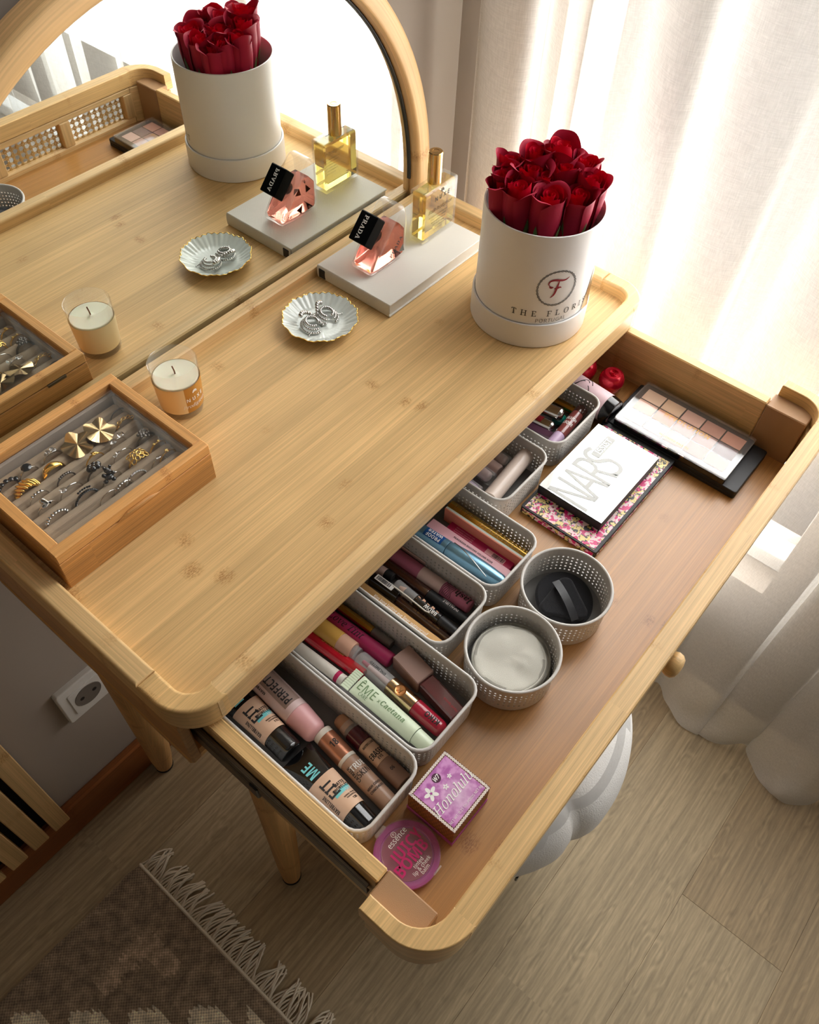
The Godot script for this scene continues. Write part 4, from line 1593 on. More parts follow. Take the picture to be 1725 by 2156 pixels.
func fan(at: Vector3, tilt: float, label: String) -> void:
	var t = thing("disc_earring", label, "earring", at, "pair of gold fan earrings")
	var m = mb()
	m.tf = Transform3D(Basis(Vector3(1, 0, 0), 0.25) * Basis(Vector3(0, 0, 1), tilt * 0.4) * Basis(Vector3.UP, tilt), at)
	var P := PackedVector3Array()
	var n = 240
	for j in 6:
		for i in n + 1:
			var a = -TAU * i / n
			var r = 1.42 * j / 5.0 * (0.92 + 0.08 * cos(a * 5.0))
			var lobes = 0.16 * cos(a * 5.0) * j / 5.0
			var pleat = 0.022 * (1.0 if i % 2 == 0 else -1.0) * minf(j, 4) / 4.0
			P.push_back(V(cos(a) * r, lobes + pleat + 0.1 * (1.0 - j / 5.0), sin(a) * r))
	m.grid(P, n + 1, 6, true, false)
	part(t, "pleated_disc", m, mats.pale_gold)

# ---------------------------------------------------------------- in the drawer
const DF := -8.58
const BT := -4.8

func contour(w: float, d: float, r: float, step: float) -> PackedVector2Array:
	# evenly spaced points round a rounded rectangle
	var fine = rr(w, d, r, 16)
	var cum := [0.0]
	for i in fine.size(): cum.push_back(cum[i] + fine[i].distance_to(fine[(i + 1) % fine.size()]))
	var total: float = cum[-1]
	var n = int(round(total / step))
	var o := PackedVector2Array()
	var k = 0
	for i in n:
		var s = total * i / n
		while cum[k + 1] < s: k += 1
		o.push_back(fine[k].lerp(fine[(k + 1) % fine.size()], (s - cum[k]) / max(cum[k + 1] - cum[k], 1e-6)))
	return o

func basket(called: String, c: Vector3, w: float, d: float, r: float, label: String, group: String) -> Node3D:
	var t = thing(called, label, "basket", V(c.x, DF, c.z), group)
	var pts = contour(w, d, r, 0.46)
	var n = pts.size()
	var cc = V2(c.x, c.z)
	var m = mb()
	var y_at = func(i): return [BT, BT - 0.75, BT - 1.22, BT - 1.69, BT - 2.16, BT - 2.63, BT - 3.10, DF + 0.05][i]
	var pos = func(i: int, f: float, y: float, off: float) -> Vector3:
		var a = pts[i % n]
		var b = pts[(i + 1) % n]
		var p = a.lerp(b, f)
		var dir = (b - a).normalized()
		var nn = Vector2(dir.y, -dir.x)
		var tp = -0.13 * (BT - y) / 3.5
		p += nn * (off + tp)
		return V(cc.x + p.x, y, cc.y + p.y)
	for j in 7:
		var ya: float = y_at.call(j)
		var yb: float = y_at.call(j + 1)
		for i in n:
			for o in [0.0, -0.13]:
				var A = pos.call(i, 0.0, ya, o)
				var B = pos.call(i, 1.0, ya, o)
				var C = pos.call(i, 1.0, yb, o)
				var D = pos.call(i, 0.0, yb, o)
				if j == 0 or j == 6:
					if o == 0.0: m.quad(A, B, C, D)
					else: m.quad(D, C, B, A)
					continue
				var h = 0.34 if (i + j) % 2 == 0 else 0.29
				var a2 = pos.call(i, h, lerpf(ya, yb, 0.31), o)
				var b2 = pos.call(i, 1 - h, lerpf(ya, yb, 0.31), o)
				var c2 = pos.call(i, 1 - h, lerpf(ya, yb, 0.69), o)
				var d2 = pos.call(i, h, lerpf(ya, yb, 0.69), o)
				if o == 0.0:
					m.quad(A, B, b2, a2); m.quad(B, C, c2, b2); m.quad(C, D, d2, c2); m.quad(D, A, a2, d2)
					var e = [pos.call(i, h, lerpf(ya, yb, 0.31), -0.13), pos.call(i, 1 - h, lerpf(ya, yb, 0.31), -0.13), pos.call(i, 1 - h, lerpf(ya, yb, 0.69), -0.13), pos.call(i, h, lerpf(ya, yb, 0.69), -0.13)]
					m.quad(a2, b2, e[1], e[0]); m.quad(b2, c2, e[2], e[1]); m.quad(c2, d2, e[3], e[2]); m.quad(d2, a2, e[0], e[3])
				else:
					m.quad(a2, b2, B, A); m.quad(b2, c2, C, B); m.quad(c2, d2, D, C); m.quad(d2, a2, A, D)
	part(t, "perforated_wall", m, mats.basket)
	m = mb()
	var rim := PackedVector3Array()
	for p in pts: rim.push_back(V(cc.x + p.x, BT + 0.02, cc.y + p.y))
	m.tube(rim, 0.15, 8, true)
	part(t, "rim", m, mats.basket)
	m = mb()
	var fl := PackedVector2Array()
	for p in rr(w - 0.4, d - 0.4, max(r - 0.2, 0.3), 8, cc): fl.push_back(p)
	m.prism(fl, DF, DF + 0.22)
	part(t, "basket_bottom", m, mats.basket_floor)
	return t

# a turned part lying along the line a-b between the distances s0 and s1
func rod(t: Node3D, called: String, a: Vector3, b: Vector3, s0: float, s1: float, r0: float, r1: float, m: Material, bev := 0.06, bev1 := -1.0, sx := 1.0, sz := 1.0, seg := 28) -> void:
	var q = mb()
	if bev1 < 0.0: bev1 = bev
	q.tf = axis(a, b)
	var pr := [V2(0, s0)]
	for i in 5:
		var f = PI / 2 * i / 4.0
		pr.push_back(V2(r0 - bev + bev * sin(f), s0 + bev * (1 - cos(f))))
	for i in 5:
		var f = PI / 2 * i / 4.0
		pr.push_back(V2(r1 - bev1 + bev1 * cos(f), s1 - bev1 + bev1 * sin(f)))
	pr.push_back(V2(0, s1))
	q.lathe(pr, seg, sx, sz)
	part(t, called, q, m)

# lettering on top of a rod: along the rod, reading towards b (dir 1) or towards a (dir -1), or across it ("x")
func rtext(t: Node3D, s: String, a: Vector3, b: Vector3, at: float, r: float, h: float, m: Material, way := 1, opt := {}, kind := "sansb") -> void:
	var d = (b - a).normalized()
	var side = Vector3.UP.cross(d).normalized() # to +x when d is +z
	var roll = opt.get("roll", 0.0)
	var n = (Vector3.UP * cos(roll) + side * sin(roll)).normalized()
	var sd = d.cross(n) * -1.0
	var o = a + d * at + n * r
	var q = opt.duplicate()
	q["lift"] = opt.get("lift", 0.015)
	var flat = opt.get("flat", false)
	if way == 0:
		if not flat: q["bend"] = r
		q["about"] = "y"
		var off = opt.get("off", 0.0)
		text(t, s, fr(o + sd * 0.0 + V(0, 0, 0), sd, -d), h, m, kind, q)
	else:
		if not flat: q["bend"] = r
		q["about"] = "x"
		text(t, s, fr(o + sd * opt.get("off", 0.0) , d * way, sd * way), h, m, kind, q)

func item(called: String, label: String, cat: String, a: Vector3, group := "") -> Node3D:
	return thing(called, label, cat, a, group)

func flat_tube(t: Node3D, called: String, a: Vector3, b: Vector3, f0: float, f1: float, r: float, wide: float, m: Material, drop := 0.0) -> void:
	# from round (f = 0, at a) to a flat crimp (f = 1, at b)
	var q = mb()
	var d = (b - a)
	var u = d.normalized()
	var side = Vector3.UP.cross(u).normalized()
	var P := PackedVector3Array()
	var nv = 14
	for j in nv + 1:
		var f = lerpf(f0, f1, float(j) / nv)
		var hw = lerpf(r, wide, f)
		var ht = r * pow(1.0 - f, 0.75) * 0.98 + 0.06
		for i in 33:
			var an = TAU * i / 32.0
			P.push_back(a + d * f + V(0, -drop * f, 0) + side * cos(an) * hw + Vector3.UP * sin(an) * ht)
	q.grid(P, 33, nv + 1, true, true)
	part(t, called, q, m)

# lettering laid on a squeeze tube; way 1 reads from a to b, -1 from b to a, 0 across it; `off` shifts it sideways, to +x
func ftext(t: Node3D, s: String, a: Vector3, b: Vector3, r: float, wide: float, f: float, off: float, h: float, m: Material, way: int, opt := {}, kind := "sansb") -> void:
	var d = b - a
	var L = d.length()
	var u = d / L
	var side = Vector3.UP.cross(u).normalized()
	var sg = 1.0 if side.x > 0 else -1.0
	var q = opt.duplicate()
	q["surf"] = func(x, y):
		var along = 0.0
		var lat = 0.0
		if way == 0:
			lat = x * sg
			along = y if u.z < 0 else -y
		else:
			along = x * way
			lat = y * way * sg * sg
		var g = clampf(f + along / L, 0, 1)
		lat += off * sg
		var hw = lerpf(r, wide, g)
		var ht = r * pow(1.0 - g, 0.75) * 0.98 + 0.06
		var w = clampf(lat / hw, -0.97, 0.97)
		return a + d * g + side * (w * (hw + 0.015)) + Vector3.UP * (ht * sqrt(1.0 - w * w) + 0.02)
	text(t, s, Transform3D(), h, m, kind, q)

func drawer_things() -> void:
	make_cosmetic_materials()
	var g = "grey rectangular baskets in the drawer"
	basket("basket", V(-25.7, 0, 17.6), 7.4, 23.8, 1.5, "grey rectangular basket of foundation tubes, leftmost in the drawer", g)
	basket("basket", V(-17.75, 0, 17.3), 7.9, 23.6, 1.5, "grey rectangular basket of lip glosses, second from the left in the drawer", g)
	basket("basket", V(-9.7, 0, 12.5), 7.3, 23.6, 1.5, "grey rectangular basket of eye pencils, behind the cream cotton pads", g)
	basket("basket", V(-2.0, 0, 12.5), 7.5, 23.6, 1.5, "grey rectangular basket with the blue mascara and the gold box", g)
	basket("basket", V(6.9, 0, 7.3), 8.4, 23.6, 1.5, "grey rectangular basket holding the wide beige stick", g)
	basket("basket", V(16.9, 0, 7.2), 8.8, 23.6, 1.5, "grey rectangular basket of silver-capped bottles and the brown blush tube", g)
	var r = basket("round_basket", V(-9.25, 0, 28.9), 8.15, 8.15, 4.07, "round grey basket holding the folded cream cotton pads", "round grey baskets in the drawer")
	var r2 = basket("round_basket", V(-0.95, 0, 28.9), 8.15, 8.15, 4.07, "round grey basket holding the black velvet puffs", "round grey baskets in the drawer")
	pads()
	puffs()
	foundations()
	glosses()
	pencils()
	mascaras()
	sticks()
	bottles()
	palettes()
	compacts()
	balms()

func make_cosmetic_materials() -> void:
	mat("beige_tube", c8(222, 186, 158), 0.35)
	mat("pink_cap", c8(226, 170, 172), 0.35)
	mat("pale_pink", c8(222, 196, 194), 0.35)
	mat("band_taupe", c8(150, 126, 116), 0.4)
	mat("copper", c8(182, 124, 96), 0.3, {"metal": 0.6})
	mat("cream_plastic", c8(232, 226, 214), 0.35)
	mat("taupe", c8(176, 142, 120), 0.35)
	mat("taupe_dark", c8(150, 118, 102), 0.4)
	mat("burgundy", c8(84, 14, 34), 0.2, {"coat": 0.5})
	mat("sponge", c8(196, 150, 118), 0.9)
	mat("clear_plastic", Color(1, 1, 1), 0.02, {"alpha": 0.22})
	mat("magenta", c8(190, 50, 106), 0.35)
	mat("hot_pink", c8(186, 24, 84), 0.4)
	mat("light_pink", c8(238, 182, 190), 0.4)
	mat("yellow_gel", c8(226, 176, 88), 0.25)
	mat("peach", c8(226, 178, 150), 0.3)
	mat("red_gloss", c8(196, 24, 44), 0.12, {"coat": 0.8})
	mat("red_tube", c8(170, 34, 56), 0.2, {"coat": 0.5})
	mat("mint", c8(214, 228, 200), 0.35)
	mat("brown_cap", c8(164, 130, 118), 0.4)
	mat("brown_glass", c8(110, 56, 56), 0.1, {"coat": 0.8})
	mat("chrome_gold", c8(206, 180, 142), 0.15, {"metal": 1.0})
	mat("rose_gold", c8(226, 160, 104), 0.25, {"metal": 1.0})
	mat("sparkle", c8(150, 144, 138), 0.3, {"metal": 0.7, "bump": tex.fuzz, "scale": 1.2, "depth": 0.03})
	mat("mauve", c8(186, 104, 130), 0.35)
	mat("mauve_light", c8(214, 186, 178), 0.3)
	mat("brown_clear", c8(64, 34, 26), 0.1, {"coat": 0.8})
	mat("tan_box", c8(198, 156, 100), 0.35, {"metal": 0.4})
	mat("blue_metal", c8(120, 164, 190), 0.28, {"metal": 0.75})
	mat("blue_label", c8(20, 74, 138), 0.3)
	mat("gold_foil", c8(206, 168, 84), 0.18, {"metal": 1.0})
	mat("stripe_mint", c8(206, 226, 216), 0.4)
	mat("stripe_coral", c8(232, 142, 112), 0.4)
	mat("beige_stick", c8(226, 208, 196), 0.3)
	mat("green_gem", c8(16, 130, 112), 0.1, {"coat": 1.0})
	mat("purple_dark", c8(96, 62, 84), 0.12, {"coat": 0.8})
	mat("blush_tube", c8(136, 70, 66), 0.2, {"coat": 0.5})
	mat("lilac", c8(206, 178, 210), 0.35)
	mat("mini_red", c8(140, 24, 32), 0.4)
	mat("can_pink", c8(236, 206, 214), 0.35)
	mat("balm_red", c8(214, 20, 50), 0.22, {"metal": 0.45, "coat": 0.6})
	mat("terry", c8(250, 247, 234), 0.95, {"bump": tex.fuzz, "scale": 0.7, "depth": 0.12, "rim": 0.3})
	mat("black_velvet", c8(22, 22, 26), 0.95, {"bump": tex.fuzz, "scale": 0.5, "depth": 0.03, "rim": 0.6})
	mat("black_satin", c8(34, 34, 38), 0.4)
	mat("purple_shell", c8(170, 60, 140), 0.08, {"coat": 0.8})
	mat("balm_pan", c8(148, 62, 84), 0.35)
	mat("balm_print", c8(196, 20, 104), 0.4)
	mat("clear_lid", Color(1, 0.92, 0.97), 0.01, {"alpha": 0.07})
	mat("magenta_edge", c8(176, 70, 160), 0.3)
	mat("leopard", Color.WHITE, 0.35, {"tex": tex.leopard, "scale": Vector2(1 / 15.0, 1 / 9.0)})
	mat("palette_mirror", c8(238, 238, 236), 0.03, {"metal": 1.0})
	mat("emboss", c8(196, 198, 196), 0.45)

func pads() -> void:
	for k in 3:
		var c = V(-9.2 + 0.12 * k, DF + 0.35 + k * 0.95, 28.9 - 0.1 * k)
		if k == 2: c = V(-9.5, DF + 2.2, 28.9)
		else: c.x += 0.35
		var t = thing("cotton_pad", ["cream terry cotton pad at the bottom of the round basket stack", "cream terry cotton pad in the middle of the round basket stack, edge showing", "creased cream terry cotton pad on top of the stack in the round basket"][k], "cotton pad", c, "cream terry pads in the round basket")
		var m = mb()
		var R = 3.45 - 0.15 * k
		var P := PackedVector3Array()
		var nz = noise(70 + k, 0.25, 2)
		for j in 15:
			for i in 49:
				var a = -TAU * i / 48.0
				var top = j >= 7
				var f = (j / 7.0) if not top else (14 - j) / 7.0
				var rd = R * sin(f * PI / 2) * (1.0 + 0.015 * sin(a * 5 + k))
				var x = cos(a) * rd
				var z = sin(a) * rd
				var y = -0.18 * (1 - pow(f, 6.0)) if not top else 0.42 * (1 - pow(f, 5.0)) + nz.get_noise_2d(x, z) * 0.28
				if top and k == 2:
					y += 0.36 * exp(-pow(z * 0.75 - x * 0.35 + 0.9, 2.0) * 1.6) * clampf((x + 3.2) / 3.0, 0, 1) + 0.3 * exp(-((x - 0.1) * (x - 0.1) + (z - 1.3) * (z - 1.3)) * 3.0) + 0.28 * exp(-((x - 1.0) * (x - 1.0) + (z - 1.0) * (z - 1.0)) * 4.0)
				P.push_back(c + V(x, y, z))
		m.grid(P, 49, 15, true, false)
		part(t, "terry_face", m, mats.terry)
		var e := PackedVector3Array()
		for i in 90:
			var a = TAU * i / 90.0
			e.push_back(c + V(cos(a), 0.06 + 0.02 * (i % 2), sin(a)) * V(R, 1, R))
		m = mb()
		m.tube(e, 0.14, 7, true)
		part(t, "stitched_edge", m, mats.terry)

func puffs() -> void:
	var t = thing("powder_puff", "round black velvet powder puff lying at the back of the round basket", "powder puff", V(-1.0, DF + 0.9, 28.6), "black velvet puffs")
	var m = mb()
	m.tf = Transform3D(Basis(Vector3(1, 0, 0), 0.2) * Basis(Vector3(0, 0, 1), -0.12), V(-0.5, DF + 0.95, 28.9))
	m.lathe([V2(0, -0.5), V2(2.4, -0.5), V2(2.95, -0.2), V2(3.05, 0.05), V2(2.9, 0.35), V2(2.3, 0.52), V2(0, 0.58)], 40, 1.0, 0.92)
	part(t, "cushion", m, mats.black_velvet)
	t = thing("powder_puff", "triangular black velvet powder puff with a satin strap, on top in the round basket", "powder puff", V(-1.6, DF + 1.8, 29.3), "black velvet puffs")
	m = mb()
	m.tf = Transform3D(Basis(Vector3(1, 0, 0), 0.22) * Basis(Vector3(0, 0, 1), 0.10) * Basis(Vector3.UP, -0.45), V(-1.25, DF + 1.75, 29.2))
	var tri := PackedVector2Array()
	for k in 3:
		var a = TAU * k / 3.0
		for i in 9:
			var b = a - 0.9 + 1.8 * i / 8.0
			tri.push_back(V2(cos(a) * -1.75 + cos(b) * -0.8, sin(a) * 1.6 + sin(b) * 0.75))
	m.prism(tri, -0.4, 0.4, 0.36, 0.36, 4)
	part(t, "cushion", m, mats.black_velvet)
	var f = m.tf
	m = mb()
	m.tf = f
	var P := PackedVector3Array()
	for j in 2:
		for i in 15:
			var s = -1.0 + 2.0 * i / 14.0
			P.push_back(V(0.0 + (j - 0.5) * 0.75, 0.44 + 0.42 * (1 - s * s), s * 2.0))
	m.grid(P, 15, 2, false, true)
	part(t, "satin_strap", m, mats.black_satin)

func foundations() -> void:
	# two squeeze tubes, cap towards the front
	for k in 2:
		var a = [V(-27.3, -7.15, 18.3), V(-27.7, -7.15, 27.3)][k]
		var cap = [V(-27.45, -7.15, 20.4), V(-27.85, -7.15, 29.1)][k]
		var cr = [V(-27.0, -7.3, 11.6), V(-27.3, -7.3, 20.7)][k]
		var t = item("foundation_tube", ["beige foundation tube with a black cap, partly under the desk edge", "beige foundation tube with a black cap lying at the front of the leftmost basket"][k], "foundation tube", a, "beige foundation tubes with black caps")
		rod(t, "cap", a, cap, 0.0, (cap - a).length(), 1.12, 1.08, mats.black_gloss, 0.05, 0.3)
		flat_tube(t, "tube_body", a, cr, 0.0, 0.56, 1.15, 1.5, mats.beige_tube)
		flat_tube(t, "black_end", a, cr, 0.56, 1.0, 1.15, 1.5, mats.black_gloss)
		ftext(t, "FIT", a, cr, 1.15, 1.5, 0.36, -0.15, 0.95, mats.ink, 1, {"sx": 0.85})
		ftext(t, "ME", a, cr, 1.15, 1.5, 0.70, -0.2, 0.95, mats.ink_aqua, 1, {"sx": 0.75})
		var rows = [["MATTE", 0.345, 0.3, mats.ink, 0.62], ["+PORELESS", 0.29, 0.3, mats.ink, 0.55], ["12H", 0.225, 0.28, mats.ink_white, 0.85], ["NORMAL TO OILY", 0.165, 0.13, mats.ink, 0.65], ["FOUNDATION", 0.135, 0.13, mats.ink, 0.65], ["115" if k == 0 else "120", 0.09, 0.22, mats.ink, 0.75]]
		var qb = mb()
		var Pb := PackedVector3Array()
		var L = (cr - a).length()
		for e in 2:
			for i in 9:
				var lat = -0.35 + 1.45 * i / 8.0
				var f = 0.215 + e * 0.065
				var hw = lerpf(1.15, 1.5, f)
				var ht = 1.15 * pow(1.0 - f, 0.75) * 0.98 + 0.06
				var w = clampf(lat / hw, -0.97, 0.97)
				Pb.push_back(a + (cr - a) * f + V(w * (hw + 0.01), ht * sqrt(1.0 - w * w) + 0.012, 0))
		qb.grid(Pb, 9, 2, false, false)
		part(t, "aqua_band", qb, mats.ink_aqua)
		for q in rows:
			ftext(t, q[0], a, cr, 1.15, 1.5, q[1], q[4], q[2], q[3], 0, {"sx": 0.72, "step": 10.0})
		ftext(t, "MAYBELLINE", a, cr, 1.15, 1.5, 0.22, -0.95, 0.24, mats.ink, 1, {"sx": 0.9})
	var a = V(-24.3, -7.0, 11.0)
	var b = V(-25.0, -7.0, 20.7)
	var t = item("serum_bottle", "pale pink cylindrical bottle with a rounded rose cap, next to the foundation tubes", "bottle", a)
	rod(t, "body", a, b, 0.0, 7.4, 1.2, 1.2, mats.pale_pink, 0.1)
	rod(t, "cap", a, b, 7.4, 9.9, 1.2, 1.05, mats.pink_cap, 0.05, 0.55)
	var q = mb()
	q.tf = axis(a, b)
	var P := PackedVector3Array()
	for j in 2:
		for i in 13:
			var an = PI / 2 + 0.75 - 1.5 * i / 12.0
			P.push_back(V(cos(an) * 1.215, 1.0 + j * 6.0, sin(an) * -1.215))
	var up = q.tf.basis.inverse() * Vector3.UP
	P.clear()
	var e1 = up
	var e2 = Vector3(0, 1, 0).cross(up)
	for j in 2:
		for i in 13:
			var an = -0.15 + 0.9 * (i / 12.0 - 0.5) * 1.6
			P.push_back((e1 * cos(an) + e2 * sin(an)) * 1.215 + V(0, 1.0 + j * 5.8, 0))
	q.grid(P, 13, 2, false, false)
	part(t, "taupe_band", q, mats.band_taupe)
	rtext(t, "PERFECTOR", a, b, 4.6, 1.22, 0.75, mats.ink, -1, {"sx": 0.72, "lift": 0.02})
	rtext(t, "MAYBELLINE", a, b, 3.4, 1.22, 0.26, mats.ink, -1, {"roll": -0.85})
	a = V(-24.6, -7.45, 20.9)
	b = V(-25.35, -7.45, 29.0)
	t = item("concealer_stick", "beige concealer stick with a copper and cream cap, front of the leftmost basket", "concealer", a)
	rod(t, "cap", a, b, 0.0, 3.3, 0.86, 0.86, mats.cream_plastic, 0.1)
	rod(t, "copper_sleeve", a, b, 0.55, 3.0, 0.875, 0.875, mats.copper, 0.01)
	rod(t, "body", a, b, 3.3, 8.1, 0.82, 0.8, mats.taupe, 0.08)
	rtext(t, "18", a, b, 1.6, 0.88, 0.6, mats.ink, 0, {"sx": 0.8})
	rtext(t, "TRUE", a, b, 4.2, 0.83, 0.5, mats.ink_white, 0, {"sx": 0.85, "roll": 0.2})
	rtext(t, "SKIN", a, b, 4.95, 0.83, 0.5, mats.ink, 0, {"sx": 0.85, "roll": 0.2}, "sans")
	rtext(t, "CATRICE", a, b, 4.6, 0.83, 0.28, mats.ink, -1, {"roll": -0.75})
	rtext(t, "HIGH COVER", a, b, 6.3, 0.83, 0.2, mats.ink, 0, {"sx": 0.9})
	rtext(t, "CONCEALER", a, b, 6.65, 0.83, 0.2, mats.ink, 0, {"sx": 0.9})
	a = V(-22.75, -7.5, 21.0)
	b = V(-23.3, -7.5, 28.8)
	t = item("concealer_tube", "concealer tube with a sponge tip and burgundy collar, against the basket wall", "concealer", a)
	rod(t, "sponge_tip", a, b, 0.0, 1.4, 0.62, 0.66, mats.sponge, 0.35, 0.05)
	rod(t, "clear_ring", a, b, 0.9, 1.9, 0.74, 0.76, mats.clear_plastic, 0.1)
	rod(t, "burgundy_collar", a, b, 1.75, 3.2, 0.8, 0.8, mats.burgundy, 0.06)
	rod(t, "body", a, b, 3.2, 5.4, 0.72, 0.72, mats.beige_tube, 0.05)
	rod(t, "end_cap", a, b, 5.4, 7.8, 0.8, 0.8, mats.taupe_dark, 0.08)
	rtext(t, "ERASER", a, b, 4.6, 0.73, 0.5, mats.ink, 0, {"sx": 0.62})
	rtext(t, "EYE", a, b, 5.05, 0.73, 0.26, mats.ink, 0, {"sx": 0.8})
	rtext(t, "MAYBELLINE", a, b, 3.6, 0.73, 0.2, mats.ink, 0, {"sx": 0.7})
	rtext(t, "06", a, b, 6.4, 0.81, 0.3, mats.ink, 0, {"sx": 0.8})

func glosses() -> void:
	var a = V(-14.75, -7.7, 11.5)
	var b = V(-14.55, -7.7, 19.9)
	var t = item("lip_pencil", "slim gold and glitter lip pencil along the wall of the lip gloss basket", "lip pencil", a)
	rod(t, "gold_barrel", a, b, 0.0, 6.2, 0.44, 0.44, mats.gold_foil, 0.03)
	rod(t, "glitter_cap", a, b, 6.2, 8.4, 0.46, 0.46, mats.sparkle, 0.06)
	a = V(-16.1, -7.75, 11.5)
	b = V(-15.75, -7.75, 20.9)
	t = item("lip_tint", "matt magenta lip tint marker beside the slim gold pencil", "lip tint", a)
	rod(t, "barrel", a, b, 0.0, 9.4, 0.66, 0.7, mats.magenta, 0.05, 0.18)
	rtext(t, "Love Tint", a, b, 4.2, 0.69, 0.62, mats.ink, 1, {"slant": 0.3}, "serif")
	a = V(-17.55, -7.45, 11.5)
	b = V(-17.3, -7.45, 18.2)
	t = item("gloss_tube", "amber gloss tube with a peach shoulder behind the clear double-ended gloss", "lip gloss", a)
	rod(t, "amber_barrel", a, b, 0.0, 4.8, 0.88, 0.86, mats.yellow_gel, 0.05)
	rod(t, "peach_shoulder", a, b, 4.8, 6.3, 0.86, 0.84, mats.peach, 0.05)
	rod(t, "clear_neck", a, b, 6.3, 6.9, 0.66, 0.62, mats.clear_plastic, 0.05)
	a = V(-18.75, -7.85, 11.5)
	b = V(-18.35, -7.85, 20.0)
	t = item("lip_gloss", "bright red gloss tube with gold print, left part of the lip gloss basket", "lip gloss", a)
	rod(t, "barrel", a, b, 0.0, 8.4, 0.6, 0.6, mats.red_gloss, 0.08)
	rtext(t, "LIP GLOSS COLLECTION", a, b, 4.8, 0.61, 0.16, mats.ink_gold, 1, {"roll": 0.35})
	a = V(-20.1, -7.95, 11.5)
	b = V(-19.8, -7.95, 19.0)
	t = item("lip_balm", "pale marbled lip balm stick half hidden behind the mint green tube", "lip balm", a)
	rod(t, "barrel", a, b, 0.0, 7.5, 0.52, 0.52, mats.cream_plastic, 0.06)
	rod(t, "pink_ring", a, b, 6.6, 7.0, 0.53, 0.53, mats.hot_pink, 0.02)
	a = V(-17.5, -7.35, 18.6)
	b = V(-18.0, -7.35, 28.5)
	t = item("double_gloss", "double-ended gloss, one end clear, one end red, with a gold middle", "lip gloss", a)
	rod(t, "clear_end", a, b, 0.0, 3.8, 0.78, 0.78, mats.clear_plastic, 0.35, 0.05)
	rod(t, "applicator", a, b, 0.7, 3.6, 0.16, 0.28, mats.pale_pink, 0.05)
	rod(t, "pink_tip", a, b, 0.5, 1.3, 0.17, 0.2, mats.hot_pink, 0.1)
	rod(t, "gold_collar", a, b, 3.8, 6.7, 0.82, 0.82, mats.chrome_gold, 0.05)
	rod(t, "red_end", a, b, 6.7, 9.9, 0.78, 0.74, mats.red_tube, 0.05, 0.5)
	var q = mb()
	q.tf = axis(V(-17.78, -6.62, 23.6), V(-17.78, -6.4, 23.6), Vector3(0, 0, 1))
	q.lathe([V2(0.5, 0), V2(0.52, 0.08), V2(0.45, 0.16), V2(0.38, 0.12), V2(0, 0.12)], 24)
	part(t, "monogram_seal", q, mats.rose_gold)
	text(t, "K", fr(V(-17.78, -6.46, 23.6), V(0, 0, -1), V(-1, 0, 0)), 0.5, mats.gold_cap, "serif", {"slant": 0.3})
	rtext(t, "KIKO", a, b, 8.6, 0.77, 0.5, mats.ink, -1, {"sx": 0.9})
	rtext(t, "UNLIMITED", a, b, 2.2, 0.79, 0.24, mats.ink, -1, {"roll": 0.2})
	a = V(-19.85, -7.0, 27.0)
	var cr = V(-19.7, -6.6, 19.9)
	t = item("hand_cream_tube", "pale mint green squeeze tube leaning along the left wall of the gloss basket", "cream tube", a)
	rod(t, "cap", a, V(-19.95, -7.0, 29.3), 0.0, 1.75, 0.72, 0.66, mats.mint, 0.05, 0.1)
	flat_tube(t, "tube_body", a, cr, 0.0, 0.93, 0.78, 0.98, mats.mint)
	q = mb()
	for i in 9: q.box(V(-19.7 - 0.92 + i * 0.23, -6.6, 19.85), V(0.17, 0.14, 0.85), 0.03)
	q.box(V(-19.7, -6.6, 19.85), V(2.0, 0.1, 0.8), 0.02)
	part(t, "crimp", q, mats.mint)
	ftext(t, "ÊME", a, cr, 0.78, 0.98, 0.76, 0.05, 0.8, mats.ink_green, -1, {"sx": 0.95}, "sans")
	ftext(t, "CARE", a, cr, 0.78, 0.98, 0.76, -0.55, 0.3, mats.ink_green, -1, {"sx": 0.95}, "sans")
	ftext(t, "x", a, cr, 0.78, 0.98, 0.57, 0.0, 0.35, mats.ink_green, -1, {}, "sans")
	ftext(t, "Caetana", a, cr, 0.78, 0.98, 0.36, 0.05, 0.46, mats.ink_green, -1, {"slant": 0.15}, "serifb")
	t = item("liquid_lipstick", "square liquid lipstick with a matt taupe cap and dark brown glass", "lipstick", V(-15.4, -7.3, 21.6))
	var A = V(-15.0, -7.3, 21.3)
	var B = V(-16.3, -7.3, 29.0)
	q = mb()
	q.tf = axis(A, B)
	q.box(V(0, 1.65, 0), V(1.9, 3.3, 1.9), 0.08)
	part(t, "cap", q, mats.brown_cap)
	q = mb()
	q.tf = axis(A, B)
	q.box(V(0, 5.4, 0), V(1.55, 4.2, 1.55), 0.16)
	part(t, "brown_glass", q, mats.brown_glass)
	var d = (B - A).normalized()
	text(t, "liquid lipstick", fr(A + d * 6.4 + V(0, 0.79, 0), -d, Vector3.UP.cross(-d)), 0.2, mats.red_gloss, "sans", {})

